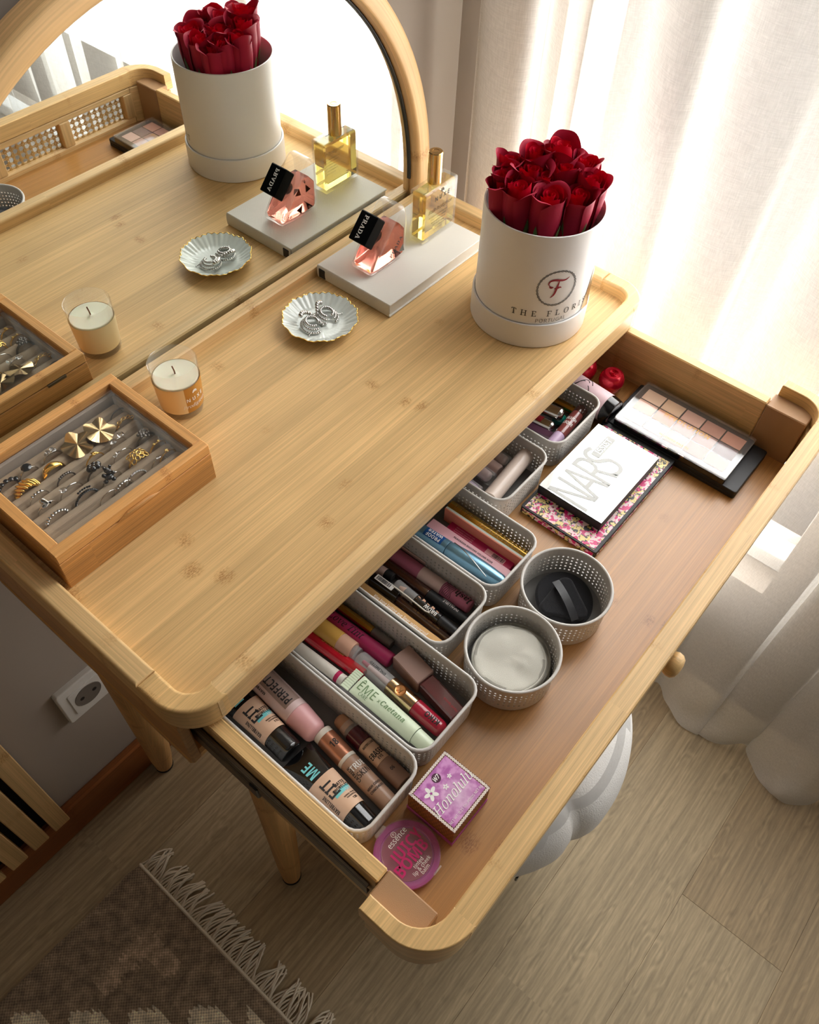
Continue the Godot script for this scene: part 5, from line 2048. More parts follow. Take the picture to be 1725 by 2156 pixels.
func pencils() -> void:
	var a = V(-7.15, -7.45, 11.5)
	var b = V(-7.0, -7.45, 22.9)
	var t = item("mascara_tube", "mauve pink mascara tube with black print, right wall of the pencil basket", "mascara", a)
	rod(t, "cap", a, b, 0.0, 5.6, 0.74, 0.72, mats.mauve, 0.05)
	rod(t, "silver_label", a, b, 5.6, 8.2, 0.72, 0.72, mats.mauve_light, 0.02)
	rod(t, "barrel", a, b, 8.2, 11.4, 0.72, 0.7, mats.mauve, 0.04, 0.15)
	var q = mb()
	for i in 12:
		var pts := PackedVector3Array()
		for k in 9:
			var an = -1.2 + 2.4 * k / 8.0
			pts.push_back(a.lerp(b, (8.3 + i * 0.15 + 0.06 * sin(k * 1.4 + i)) / 11.4) + V(sin(an), cos(an), 0) * 0.725)
		if i < 8: q.tube(pts, 0.025, 4)
	part(t, "black_print", q, mats.ink)
	rtext(t, "lash", a, b, 10.4, 0.72, 0.6, mats.ink, -1, {"slant": 0.2, "roll": 0.1}, "serifb")
	q = mb()
	q.box(V(-6.35, -6.85, 15.4), V(0.1, 0.5, 3.2), 0.03)
	part(t, "clip", q, mats.mauve_light)
	a = V(-8.25, -7.85, 11.5)
	b = V(-8.3, -7.85, 23.6)
	t = item("eye_stick", "black eye shadow stick with a clear brown cap, beside the mauve mascara", "eye shadow stick", a)
	rod(t, "clear_cap", a, b, 0.0, 7.5, 0.62, 0.6, mats.brown_clear, 0.1)
	rod(t, "barrel", a, b, 7.5, 12.0, 0.62, 0.6, mats.black_matt, 0.04, 0.1)
	rtext(t, "INFALLIBLE", a, b, 10.0, 0.63, 0.25, mats.ink_white, -1, {"roll": 0.2}, "sans")
	rtext(t, "24H LIFEPROOF", a, b, 9.6, 0.63, 0.14, mats.ink_white, -1, {"roll": 0.65}, "sans")
	a = V(-9.7, -7.1, 16.2)
	b = V(-10.1, -7.1, 23.6)
	t = item("eye_pencil", "chunky black and nude pencil with a clear cap, on top in the pencil basket", "eye pencil", a)
	rod(t, "clear_cap", a, b, 0.0, 2.5, 0.54, 0.52, mats.clear_plastic, 0.2, 0.03)
	rod(t, "nude_lead", a, b, 0.5, 1.2, 0.14, 0.34, mats.peach, 0.06)
	rod(t, "wood_cone", a, b, 1.2, 2.4, 0.34, 0.46, mats.black_matt, 0.03)
	rod(t, "barrel", a, b, 2.5, 5.5, 0.5, 0.5, mats.black_gloss, 0.04)
	rod(t, "end_piece", a, b, 5.5, 7.5, 0.44, 0.42, mats.black_matt, 0.04, 0.2)
	q = mb()
	for k in 5:
		var pp = a.lerp(b, (2.8 + k * 0.55) / 7.4)
		q.tf = fr(pp + V(0.05 + 0.1 * (k % 2), 0.505, 0), V(1, 0, 0), V(0, 0, -1))
		q.quad(V(-0.22, -0.2, -0.03), V(0.18, -0.12, -0.03), V(0.25, 0.16, -0.05), V(-0.12, 0.22, -0.01))
	part(t, "nude_print", q, mats.peach)
	rtext(t, "BROW", a, b, 4.4, 0.5, 0.36, mats.ink_white, -1, {"roll": -0.2})
	q = mb()
	q.tube(PackedVector3Array([V(-10.3, -6.6, 16.4), V(-10.35, -6.5, 18.0), V(-10.45, -6.55, 20.3), V(-10.3, -6.6, 20.7)]), 0.07, 6)
	part(t, "clip", q, mats.cream_plastic)
	a = V(-10.55, -7.55, 13.9)
	b = V(-10.45, -7.55, 17.2)
	t = item("black_mascara", "black mascara with a white barcode label at the back of the pencil basket", "mascara", a)
	rod(t, "barrel", a, b, 0.0, 3.3, 0.62, 0.6, mats.black_gloss, 0.25, 0.05)
	q = mb()
	q.tf = fr(V(-10.35, -6.915, 15.4), V(0, 0, 1), V(1, 0, 0))
	q.box(V(0, -0.02, 0), V(2.1, 0.6, 0.04), 0.01)
	part(t, "barcode_label", q, mats.ink_white)
	q = mb()
	q.tf = fr(V(-10.35, -6.885, 15.4), V(0, 0, 1), V(1, 0, 0))
	for i in 16:
		var x = -0.85 + i * 0.1
		var w = 0.02 + 0.025 * hash1(i)
		q.quad(V(x - w, -0.22, 0), V(x + w, -0.22, 0), V(x + w, 0.2, 0), V(x - w, 0.2, 0))
	part(t, "bars", q, mats.ink)
	a = V(-10.4, -8.0, 17.0)
	b = V(-10.55, -8.0, 23.7)
	t = item("brow_tube", "dark brown tube with fine gold print beside the long tan box", "brow gel", a)
	rod(t, "barrel", a, b, 0.0, 6.7, 0.56, 0.55, mats.brown_clear, 0.06)
	rtext(t, "WATERPROOF BROW MASCARA 6 ml", a, b, 3.6, 0.57, 0.2, mats.ink_gold, 1, {"roll": 0.3}, "sans")
	rtext(t, "PEEL OFF FORMULA LONG LASTING", a, b, 3.6, 0.57, 0.14, mats.ink_gold, 1, {"roll": -0.2}, "sans")
	t = item("slim_box", "long slim tan and gold carton along the left wall of the pencil basket", "carton", V(-12.0, -8.3, 17.5))
	q = mb(2)
	q.box(V(-12.15, -7.5, 17.7), V(0.95, 1.5, 11.4), 0.03)
	part(t, "carton", q, mats.tan_box)
	text(t, "Kiss long lasting eye liner waterproof", fr(V(-12.15, -6.74, 18.8), V(0, 0, 1), V(1, 0, 0)), 0.34, mats.ink_white, "sans", {"sx": 0.8})
	a = V(-9.35, -7.7, 11.5)
	b = V(-9.15, -7.7, 15.2)
	t = item("label_stick", "short stick wrapped in a pale printed label behind the clear-capped pencil", "brow pencil", a)
	rod(t, "barrel", a, b, 0.0, 3.0, 0.5, 0.5, mats.mauve_light, 0.04)
	rod(t, "black_end", a, b, 3.0, 3.9, 0.5, 0.48, mats.black_matt, 0.06)
	for i in 4: rtext(t, "INGREDIENTS AQUA", a, b, 1.7, 0.51, 0.12, mats.ink, -1, {"roll": -0.5 + i * 0.35}, "sans")

func mascaras() -> void:
	var a = V(-3.55, -7.35, 11.5)
	var b = V(-3.0, -7.35, 24.0)
	var t = item("blue_mascara", "metallic blue tapered mascara along the left wall of its basket", "mascara", a)
	rod(t, "cap", a, b, 0.0, 5.8, 0.78, 0.82, mats.blue_metal, 0.1, 0.03)
	var q = mb()
	q.tf = axis(a, b)
	q.lathe([V2(0, 5.85), V2(0.78, 5.85), V2(0.86, 6.3), V2(0.93, 8.2), V2(0.88, 10.2), V2(0.76, 11.8), V2(0.6, 12.3), V2(0, 12.4)], 32)
	part(t, "barrel", q, mats.blue_metal)
	q = mb()
	var up = Vector3.UP
	var P := PackedVector3Array()
	for j in 2:
		for i in 9:
			var an = -0.65 + 1.3 * i / 8.0
			P.push_back(a.lerp(b, (3.1 + j * 2.1) / 12.5) + V(sin(an), cos(an), 0) * 0.835)
	q.grid(P, 9, 2, false, false)
	part(t, "label", q, mats.blue_label)
	rtext(t, "WATER", a, b, 4.15, 0.84, 0.36, mats.ink_white, -1, {"roll": 0.3, "lift": 0.02})
	rtext(t, "PROOF", a, b, 4.15, 0.84, 0.36, mats.ink_white, -1, {"roll": -0.3, "lift": 0.02})
	q = mb()
	var sw := PackedVector3Array()
	for i in 14:
		var f = i / 13.0
		var an = 0.75 - 1.6 * f
		var s = 6.1 + f * 4.6
		var r = 0.86 + 0.08 * sin(f * 2.2)
		sw.push_back(a.lerp(b, s / 12.5) + V(sin(an), cos(an), 0) * r)
	q.tube(sw, 0.05, 5)
	part(t, "silver_swirl", q, mats.silver)
	t = item("pink_carton", "long pale pink carton with black print beside the blue mascara", "carton", V(-1.9, -8.3, 18.6))
	q = mb(2)
	q.box(V(-1.95, -7.85, 18.9), V(1.25, 0.95, 9.9), 0.04)
	part(t, "carton", q, mats.light_pink)
	text(t, "PANORAMA MASCARA VOLUME NOIR", fr(V(-1.8, -7.36, 19.2), V(0, 0, 1), V(1, 0, 0)), 0.2, mats.ink, "sansb", {"sx": 0.95})
	text(t, "WITH 100% FIBRE 9.9 ml", fr(V(-2.2, -7.36, 20.6), V(0, 0, 1), V(1, 0, 0)), 0.2, mats.ink, "sans", {})
	t = item("magenta_carton", "dark magenta carton with a barcode, under the gold box", "carton", V(-0.7, -8.3, 19.2))
	q = mb(2)
	q.box(V(-0.75, -8.0, 19.3), V(1.2, 0.75, 7.6), 0.03)
	part(t, "carton", q, mats.hot_pink)
	q = mb()
	q.tf = fr(V(-0.85, -7.615, 21.2), V(0, 0, 1), V(1, 0, 0))
	q.quad(V(-1.1, -0.3, 0), V(1.1, -0.3, 0), V(1.1, 0.3, 0), V(-1.1, 0.3, 0))
	part(t, "barcode_field", q, mats.light_pink)
	q = mb()
	q.tf = fr(V(-0.85, -7.605, 21.2), V(0, 0, 1), V(1, 0, 0))
	for i in 18:
		var x = -0.3 + i * 0.075
		var w = 0.015 + 0.02 * hash1(i + 40)
		q.quad(V(x - w, -0.24, 0), V(x + w, -0.24, 0), V(x + w, 0.24, 0), V(x - w, 0.24, 0))
	part(t, "bars", q, mats.ink)
	for i in 3: text(t, "INGREDIENTS PARAFFIN CERA", fr(V(-0.55 - i * 0.25, -7.61, 17.4), V(0, 0, 1), V(1, 0, 0)), 0.12, mats.light_pink, "sans", {})
	t = item("striped_carton", "flat carton with mint and coral stripes standing against the gold tube", "carton", V(-0.1, -8.3, 19.3))
	for k in 3:
		q = mb(2)
		q.box(V(-0.22 + k * 0.13, -7.3, 19.3), V(0.13, 1.9, 9.7), 0.02)
		part(t, "stripe", q, [mats.stripe_coral, mats.cream_plastic, mats.stripe_mint][k])
	t = item("gold_mascara", "shiny gold embossed mascara tube on top at the right wall of the basket", "mascara", V(0.5, -6.9, 19.3))
	a = V(0.62, -7.0, 14.4)
	b = V(0.52, -7.0, 24.0)
	rod(t, "barrel", a, b, 0.0, 9.6, 0.72, 0.72, mats.gold_foil, 0.08)
	rtext(t, "MASCARA", a, b, 6.2, 0.72, 0.75, mats.gold_cap, 1, {"slant": 0.3, "lift": 0.03}, "serif")
	rtext(t, "L I V E", a, b, 1.8, 0.72, 0.6, mats.gold_cap, 1, {"lift": 0.03}, "sans")

func sticks() -> void:
	var a = V(11.0, -6.55, 16.4)
	var b = V(3.7, -6.55, 17.0)
	var t = item("beige_stick", "wide smooth beige make-up stick lying across its basket", "make-up stick", a)
	rod(t, "barrel", a, b, 0.0, 7.3, 0.86, 0.86, mats.beige_stick, 0.05)
	for k in 3:
		a = [V(10.0, -7.6, 8.5), V(7.3, -7.6, 8.5), V(4.7, -7.6, 8.5)][k]
		b = [V(9.5, -7.6, 15.6), V(6.6, -7.6, 15.6), V(4.3, -7.6, 15.4)][k]
		t = item("clear_gloss", ["frosted clear gloss tube nearest the right wall, behind the wide beige stick", "frosted clear gloss tube in the middle, behind the wide beige stick", "clear gloss tube with a pink core, behind the left end of the wide beige stick"][k], "lip gloss", a, "clear tubes behind the beige stick")
		rod(t, "sleeve", a, b, 0.0, 6.9, 0.78, 0.78, mats.clear_plastic, 0.2)
		rod(t, "core", a, b, 0.6, 6.5, 0.58, 0.58, [mats.mauve_light, mats.pale_pink, mats.lilac][k], 0.3)
		if k == 2: rod(t, "coral_tip", a, b, 6.45, 6.85, 0.5, 0.5, mats.hot_pink, 0.1)
	t = item("frosted_tube", "greyish frosted tube between the clear ones, behind the wide beige stick", "lip gloss", V(8.4, -7.6, 9))
	rod(t, "barrel", V(8.6, -7.7, 8.5), V(8.1, -7.7, 15.2), 0.0, 6.7, 0.7, 0.7, mats.mauve_light, 0.15)

func bottles() -> void:
	for k in 2:
		var a = [V(17.0, -6.5, 9.0), V(15.7, -7.2, 9.0)][k]
		var b = [V(18.2, -6.5, 16.2), V(16.6, -7.2, 16.3)][k]
		var t = item("nail_polish", ["larger silver-capped bottle on top, next to the gold glitter stick", "smaller silver-capped bottle with a dark red label"][k], "nail polish", a, "silver-capped bottles")
		rod(t, "bottle", a, b, 0.0, 4.5, 0.8, 0.8, mats.clear_plastic, 0.1)
		rod(t, "polish", a, b, 0.2, 4.2, 0.68, 0.68, [mats.pale_pink, mats.taupe][k], 0.1)
		rod(t, "silver_cap", a, b, 4.4, 7.3, 0.74 - 0.08 * k, 0.74 - 0.08 * k, mats.silver, 0.05, 0.55)
		if k == 1:
			var q = mb()
			var P := PackedVector3Array()
			for j in 2:
				for i in 7:
					var an = -0.7 + 1.4 * i / 6.0
					P.push_back(a.lerp(b, (4.6 + j * 1.2) / 7.35) + V(sin(an), cos(an), 0) * 0.69)
			q.grid(P, 7, 2)
			part(t, "red_label", q, mats.mini_red)
	var t = item("gold_stick", "gold glitter stick along the right wall of the bottle basket", "make-up stick", V(20.6, -7.8, 9))
	rod(t, "barrel", V(20.4, -7.9, 8.5), V(20.9, -7.9, 16.4), 0.0, 7.9, 0.58, 0.58, mats.gold_foil, 0.06)
	t = item("green_bottle", "small emerald green glass bottle between the silver cap and the brown tube", "nail polish", V(18.7, -7.8, 16))
	var q = mb()
	q.tf = axis(V(18.3, -7.75, 15.0), V(19.1, -7.75, 17.0))
	q.lathe([V2(0, 0), V2(0.72, 0.0), V2(0.74, 1.1), V2(0.4, 1.5), V2(0.36, 2.0), V2(0, 2.0)], 8)
	part(t, "green_glass", q, mats.green_gem)
	for k in 2:
		t = item("square_bottle", ["dark purple square nail polish bottle, nearest the left wall of the bottle basket", "pale purple square bottle behind the dark purple one"][k], "nail polish", V(15.4 - k * 1.4, -7.8, 15.0 - k * 1.5))
		q = mb()
		q.tf = axis(V(14.9 - k * 1.5, -7.7, 12.4 - k * 1.5), V(15.5 - k * 1.5, -7.7, 17.0 - k * 1.5))
		q.box(V(0, 2.3, 0), V(1.4, 4.6, 1.4), 0.25)
		part(t, "bottle", q, mats.purple_dark)
		q = mb()
		q.tf = axis(V(14.9 - k * 1.5, -7.7, 12.4 - k * 1.5), V(15.5 - k * 1.5, -7.7, 17.0 - k * 1.5))
		q.box(V(0, 4.75, 0), V(1.5, 0.5, 1.5), 0.2)
		part(t, "clear_base", q, mats.clear_plastic)
	var a = V(20.7, -6.75, 17.1)
	var b = V(13.9, -6.75, 17.5)
	t = item("blush_tube", "brown liquid blush tube with a lilac end lying across the bottle basket", "blush", a)
	rod(t, "dark_end", a, b, 0.0, 1.2, 0.68, 0.68, mats.brown_clear, 0.1)
	rod(t, "barrel", a, b, 1.2, 5.0, 0.68, 0.68, mats.blush_tube, 0.03)
	rod(t, "lilac_cap", a, b, 5.0, 6.8, 0.66, 0.64, mats.lilac, 0.08)
	rtext(t, "BLUSH", a, b, 2.6, 0.69, 0.42, mats.ink_white, 0, {"sx": 0.7})
	rtext(t, "LIQUE", a, b, 3.4, 0.69, 0.42, mats.ink_white, 0, {"sx": 0.7})
	t = item("spray_can", "pale pink spray can with dark brush marks and a black end, beside the bottle basket", "spray can", V(23.3, -7.0, 15))
	a = V(23.7, -6.85, 7.0)
	b = V(22.6, -6.85, 20.2)
	rod(t, "can", a, b, 0.0, 12.0, 1.62, 1.62, mats.can_pink, 0.05)
	rod(t, "black_end", a, b, 12.0, 13.2, 1.62, 1.5, mats.black_gloss, 0.05, 0.2)
	q = mb()
	for k in 9:
		var pts := PackedVector3Array()
		for i in 7:
			var f = i / 6.0
			var an = -0.5 + 0.25 * (k % 4) + 0.35 * sin(f * 3.0 + k)
			pts.push_back(a.lerp(b, (5.2 + k * 0.5 + f * 0.9) / 13.2) + V(sin(an), cos(an), 0) * 1.615)
		q.tube(pts, 0.05, 4)
	part(t, "brush_marks", q, mats.ink)

func balms() -> void:
	for k in 2:
		var c = [V(27.0, DF, 17.0), V(26.6, DF, 13.6)][k]
		var t = item("lip_balm_pot", ["shiny red egg-shaped lip balm with embossed rose top, in the drawer's back corner", "shiny red egg-shaped lip balm half hidden under the desk edge"][k], "lip balm", c, "red egg lip balms")
		var q = mb()
		q.tf.origin = c
		q.lathe([V2(0, 0.0), V2(0.6, 0.0), V2(1.0, 0.25), V2(1.32, 0.8), V2(1.38, 1.35)], 32)
		part(t, "base", q, mats.balm_red)
		q = mb()
		q.tf.origin = c
		q.lathe([V2(1.42, 1.4), V2(1.46, 1.6), V2(1.4, 2.1), V2(1.18, 2.6), V2(0.95, 2.75), V2(0.9, 2.68), V2(0, 2.66)], 32)
		part(t, "lid", q, mats.balm_red)
		q = mb()
		var P := PackedVector3Array()
		for j in 2:
			for i in 40:
				var f = i / 39.0
				var an = f * TAU * 2.5
				P.push_back(c + V(cos(an) * (0.1 + 0.5 * f), 2.66 + 0.12 * j, sin(an) * (0.1 + 0.5 * f)))
		q.grid(P, 40, 2)
		part(t, "embossed_rose", q, mats.balm_red)

func palettes() -> void:
	# black closed palette under the clear-lidded one, against the right drawer side
	var t = item("black_palette", "closed flat black palette under the clear-lidded eye shadow palette", "palette", V(25.7, DF, 27.3))
	var q = mb()
	q.prism(rr(7.6, 15.6, 0.3, 4, V2(25.6, 27.5)), DF, DF + 0.5, 0.06, 0.06)
	part(t, "base", q, mats.black_matt)
	q = mb()
	q.prism(rr(7.6, 15.6, 0.3, 4, V2(25.6, 27.5)), DF + 0.54, DF + 1.05, 0.1, 0.05)
	part(t, "lid", q, mats.black_matt)
	t = item("shadow_palette", "black eye shadow palette of fifteen pans under a glossy clear lid", "palette", V(25.5, DF + 1.06, 27.0))
	var y = DF + 1.06
	var cx = 25.45
	var cz = 27.1
	q = mb()
	q.prism(rr(7.3, 13.3, 0.25, 4, V2(cx, cz)), y, y + 0.75, 0.05, 0.05)
	part(t, "tray", q, mats.black_gloss)
	var cols = [[226, 190, 160], [214, 176, 140], [206, 160, 140], [190, 134, 112], [196, 134, 108], [214, 164, 138], [196, 128, 92], [178, 132, 120], [166, 124, 112], [108, 78, 78], [232, 200, 190], [226, 190, 182], [206, 170, 160], [180, 140, 130], [200, 164, 150]]
	for r in 3:
		for k in 5:
			var e = cols[r * 5 + k]
			q = mb()
			q.box(V(cx + 2.05 - r * 1.95, y + 0.77, cz - 4.9 + k * 2.42), V(1.8, 0.06, 2.25), 0.02)
			part(t, "powder_pan", q, mat("pan_%d" % (r * 5 + k), c8(e[0], e[1], e[2]), 0.7))
	q = mb()
	q.prism(rr(7.3, 13.3, 0.25, 4, V2(cx, cz)), y + 0.98, y + 1.08, 0.03, 0.03)
	part(t, "clear_lid", q, mats.thin_glass)
	q = mb()
	for s in [-1, 1]:
		q.box(V(cx + s * 3.58, y + 0.86, cz), V(0.12, 0.22, 13.2), 0.02)
		q.box(V(cx, y + 0.86, cz + s * 6.58), V(7.0, 0.22, 0.12), 0.02)
	part(t, "lid_wall", q, mats.thin_glass)
	for k in 2:
		q = mb()
		q.box(V(cx - 3.68, y + 0.8, cz - 0.4 + k * 1.9), V(0.12, 0.25, 0.7), 0.03)
		part(t, "clasp", q, mats.silver)
	text(t, "REVOLUTION", fr(V(cx + 0.35, y + 1.09, cz), V(0, 0, 1), V(1, 0, 0)), 0.62, mats.ink_gold, "sans", {"sp": 3})
	text(t, "RE-LOADED PALETTE", fr(V(cx - 2.6, y + 1.09, cz), V(0, 0, 1), V(1, 0, 0)), 0.26, mats.ink_gold, "sans", {"sp": 2})
	# leopard carton and the mirrored palette on it
	t = item("leopard_palette", "flat palette printed with pink, black and gold leopard spots, framed in black", "palette", V(13.9, DF, 24))
	q = mb()
	q.prism(rr(15.9, 8.9, 0.2, 3, V2(13.85, 23.9)), DF, DF + 0.9, 0.05, 0.05)
	part(t, "case", q, mats.black_matt)
	q = mb()
	q.box(V(13.6, DF + 0.92, 23.9), V(15.0, 0.05, 8.2), 0.01)
	part(t, "leopard_print", q, mats.leopard)
	q = mb()
	q.box(V(5.88, DF + 0.45, 23.9), V(0.06, 0.62, 8.4), 0.01)
	q.box(V(13.8, DF + 0.28, 28.36), V(15.0, 0.2, 0.06), 0.01)
	part(t, "printed_edge", q, mats.leopard)
	t = item("mirror_palette", "black palette with a mirrored silver lid embossed with large thin letters", "palette", V(14.2, DF + 0.95, 23.4))
	y = DF + 0.95
	q = mb()
	q.prism(rr(11.4, 7.5, 0.15, 3, V2(14.1, 23.4)), y, y + 1.1, 0.03, 0.03)
	part(t, "case", q, mats.black_matt)
	q = mb()
	q.box(V(14.1, y + 1.12, 23.4), V(11.3, 0.06, 7.4), 0.02)
	part(t, "mirror_lid", q, mats.palette_mirror)
	text(t, "NARS", fr(V(12.4, y + 1.16, 23.0), V(1, 0, 0), V(0, 0, -1)), 4.6, mats.emboss, "sans", {"sx": 0.62, "sp": -8, "lift": 0.02})
	q = mb()
	q.prism(rr(3.4, 1.0, 0.15, 3, V2(17.2, 21.9)), y + 1.15, y + 1.19, 0.02)
	part(t, "emboss_plate", q, mats.emboss)
	text(t, "ISSIST", fr(V(17.2, y + 1.2, 21.9), V(1, 0, 0), V(0, 0, -1)), 0.66, mats.palette_mirror, "sans", {"lift": 0.02})

func compacts() -> void:
	# cube carton with a tropical print
	var t = item("bronzer_box", "small cube box with a purple flowered top and wicker-printed sides", "carton", V(-22.1, DF, 32.2))
	var yaw = -0.02
	var c = V(-22.1, 0, 32.2)
	var q = mb()
	q.box(V(c.x, DF + 0.28, c.z), V(4.6, 0.56, 4.6), 0.03)
	part(t, "base_tray", q, mats.magenta_edge)
	var y1 = DF + 3.2
	q = mb()
	q.box(V(c.x, (DF + 0.6 + y1) / 2, c.z), V(4.5, y1 - DF - 0.62, 4.5), 0.03)
	var nw = noise(88, 0.08, 2)
	var wick = image(96, 64, func(x, y):
		var k = 0.5 + 0.5 * sin(x * 0.8 + (0.0 if int(y / 8) % 2 == 0 else 3.0)) * sin(y * 0.78)
		k = k * 0.8 + nw.get_noise_2d(x * 3, y * 3) * 0.4
		return Color(0.34 + 0.40 * k, 0.20 + 0.30 * k, 0.08 + 0.16 * k))
	part(t, "wicker_side", q, mat("wicker", Color.WHITE, 0.45, {"tex": wick, "scale": 0.25}))
	q = mb()
	var np = noise(90, 0.02, 3)
	var top = image(256, 256, func(x, y):
		var k = np.get_noise_2d(x, y)
		var d = Vector2(x - 140, y - 170).length() / 150.0
		var q2 = c8(176, 92, 168).lerp(c8(214, 150, 206), clampf(0.5 + k * 1.4, 0, 1)).lerp(c8(236, 214, 232), clampf(0.75 - d, 0, 0.8))
		var e = min(min(x, 255 - x), min(y, 255 - y))
		if e < 17:
			var u = fmod(float(x if (y < 17 or y > 238) else y), 12.0) - 6.0
			var w = e - 7.0
			var rr2 = sqrt(u * u + w * w)
			if rr2 < 2.0: return c8(60, 34, 60)
			if rr2 < 6.2: return c8(244, 236, 222)
			return c8(110, 70, 60)
		return q2)
	q.quad(V(c.x - 2.27, y1 + 0.005, c.z + 2.27), V(c.x + 2.27, y1 + 0.005, c.z + 2.27), V(c.x + 2.27, y1 + 0.005, c.z - 2.27), V(c.x - 2.27, y1 + 0.005, c.z - 2.27), [V2(0, 1), V2(1, 1), V2(1, 0), V2(0, 0)])
	part(t, "flowered_top", q, mat("flowered", Color.WHITE, 0.4, {"tex": top, "scale": 1.0}))
	var f = fr(V(c.x + 0.09, y1 + 0.024, c.z + 0.32), V(1, 0, 0.0), V(0, 0, -1))
	text(t, "Honolulu", f, 0.82, mats.ink_white, "serif", {"slant": 0.3, "sx": 0.85})
	f.origin = V(c.x + 0.09, y1 + 0.02, c.z + 1.61)
	text(t, "NET WT. 0.21 Oz. POIDS NET 6g e", f, 0.2, mats.ink_white, "sans", {})
	q = mb()
	q.tf = fr(V(c.x + 0.09, y1 + 0.012, c.z + -1.39), V(1, 0, 0), V(0, 0, -1))
	for i in 24:
		var a = TAU * i / 24.0
		var b = TAU * (i + 1) / 24.0
		q.tri3(V(0, 0, 0), V(cos(a), sin(a), 0) * 0.38, V(cos(b), sin(b), 0) * 0.38)
	part(t, "badge", q, mats.purple_dark)
	text(t, "W7", fr(V(c.x + 0.09, y1 + 0.016, c.z + -1.39), V(1, 0, 0), V(0, 0, -1)), 0.36, mats.ink_white, "sansb", {"slant": 0.2, "sx": 0.8})
	for k in [[-1.09, -0.93, 0.58], [0.89, -0.73, 0.2], [0.05, -0.41, 0.24]]:
		q = mb()
		q.tf = fr(V(c.x + k[0], y1 + 0.014, c.z + k[1]), V(1, 0, 0), V(0, 0, -1))
		for i in 5:
			var a = TAU * i / 5.0 + 0.3
			var pts := []
			for j in 10:
				var b = TAU * j / 10.0
				var w = V(cos(b) * 0.5 + 0.55, sin(b) * 0.27, 0)
				pts.push_back(V(w.x * cos(a) - w.y * sin(a), w.x * sin(a) + w.y * cos(a), 0) * k[2])
			for j in 10: q.tri3(V(cos(a), sin(a), 0) * 0.55 * k[2], pts[j], pts[(j + 1) % 10])
		part(t, "printed_flower", q, mats.ink_white)
		q = mb()
		q.tf = fr(V(c.x + k[0], y1 + 0.02, c.z + k[1]), V(1, 0, 0), V(0, 0, -1))
		for i in 8:
			var a = TAU * i / 8.0
			var b = TAU * (i + 1) / 8.0
			q.tri3(V(0, 0, 0), V(cos(a), sin(a), 0) * 0.16 * k[2], V(cos(b), sin(b), 0) * 0.16 * k[2])
		part(t, "flower_eye", q, mats.magenta_edge)
	# round compact
	c = V(-27.2, DF, 32.3)
	t = item("balm_compact", "round purple-rimmed compact with a clear lid printed in pink and white", "compact", c)
	q = mb()
	q.tf.origin = c
	q.lathe([V2(0, 0.0), V2(2.4, 0.0), V2(2.55, 0.12), V2(2.55, 0.55), V2(2.1, 0.58), V2(2.05, 0.45), V2(0, 0.45)], 64)
	part(t, "base", q, mats.purple_shell)
	q = mb()
	q.tf.origin = c
	q.lathe([V2(1.95, 0.45), V2(1.95, 0.5), V2(0, 0.52)], 48)
	part(t, "balm", q, mats.balm_pan)
	q = mb()
	q.tf.origin = c
	q.lathe([V2(2.55, 0.58), V2(2.57, 0.85), V2(2.4, 1.0), V2(1.98, 1.02), V2(1.9, 0.96), V2(0, 0.96)], 64)
	part(t, "clear_lid", q, mats.clear_lid)
	q = mb()
	q.box(c + V(-0.1, 0.55, -2.6), V(1.1, 0.5, 0.35), 0.08)
	part(t, "hinge", q, mats.clear_plastic)
	q = mb()
	q.box(c + V(0.6, 0.6, 2.52), V(0.9, 0.12, 0.15), 0.03)
	part(t, "clasp", q, mats.clear_plastic)
	var lines = [["e", -1.68, 0.26, mats.ink_white, 0.32], ["essence", -1.28, 0.44, mats.ink_white, 0.32], ["JUICY", -0.35, 0.9, mats.balm_print, 0.35], ["BOMB", 0.52, 0.9, mats.balm_print, -0.1], ["tinted", 1.12, 0.3, mats.ink_white, 0.0], ["lip & cheek", 1.46, 0.3, mats.ink_white, 0.0], ["balm", 1.8, 0.3, mats.ink_white, 0.0]]
	for e in lines:
		text(t, e[0], fr(c + V(e[4], 0.975, e[1]), V(1, 0, 0), V(0, 0, -1)), e[2], e[3], "sansb" if e[3] == mats.balm_print else "sans", {"sx": 0.9})
	q = mb()
	var ring := PackedVector3Array()
	for i in 24: ring.push_back(c + V(0.32 + cos(TAU * i / 24.0) * 0.2, 0.985, -1.64 + sin(TAU * i / 24.0) * 0.2))
	q.tube(ring, 0.02, 4, true)
	part(t, "logo_ring", q, mats.ink_white)

# ---------------------------------------------------------------- on the floor
func floor_things() -> void:
	pouf()
	rug()

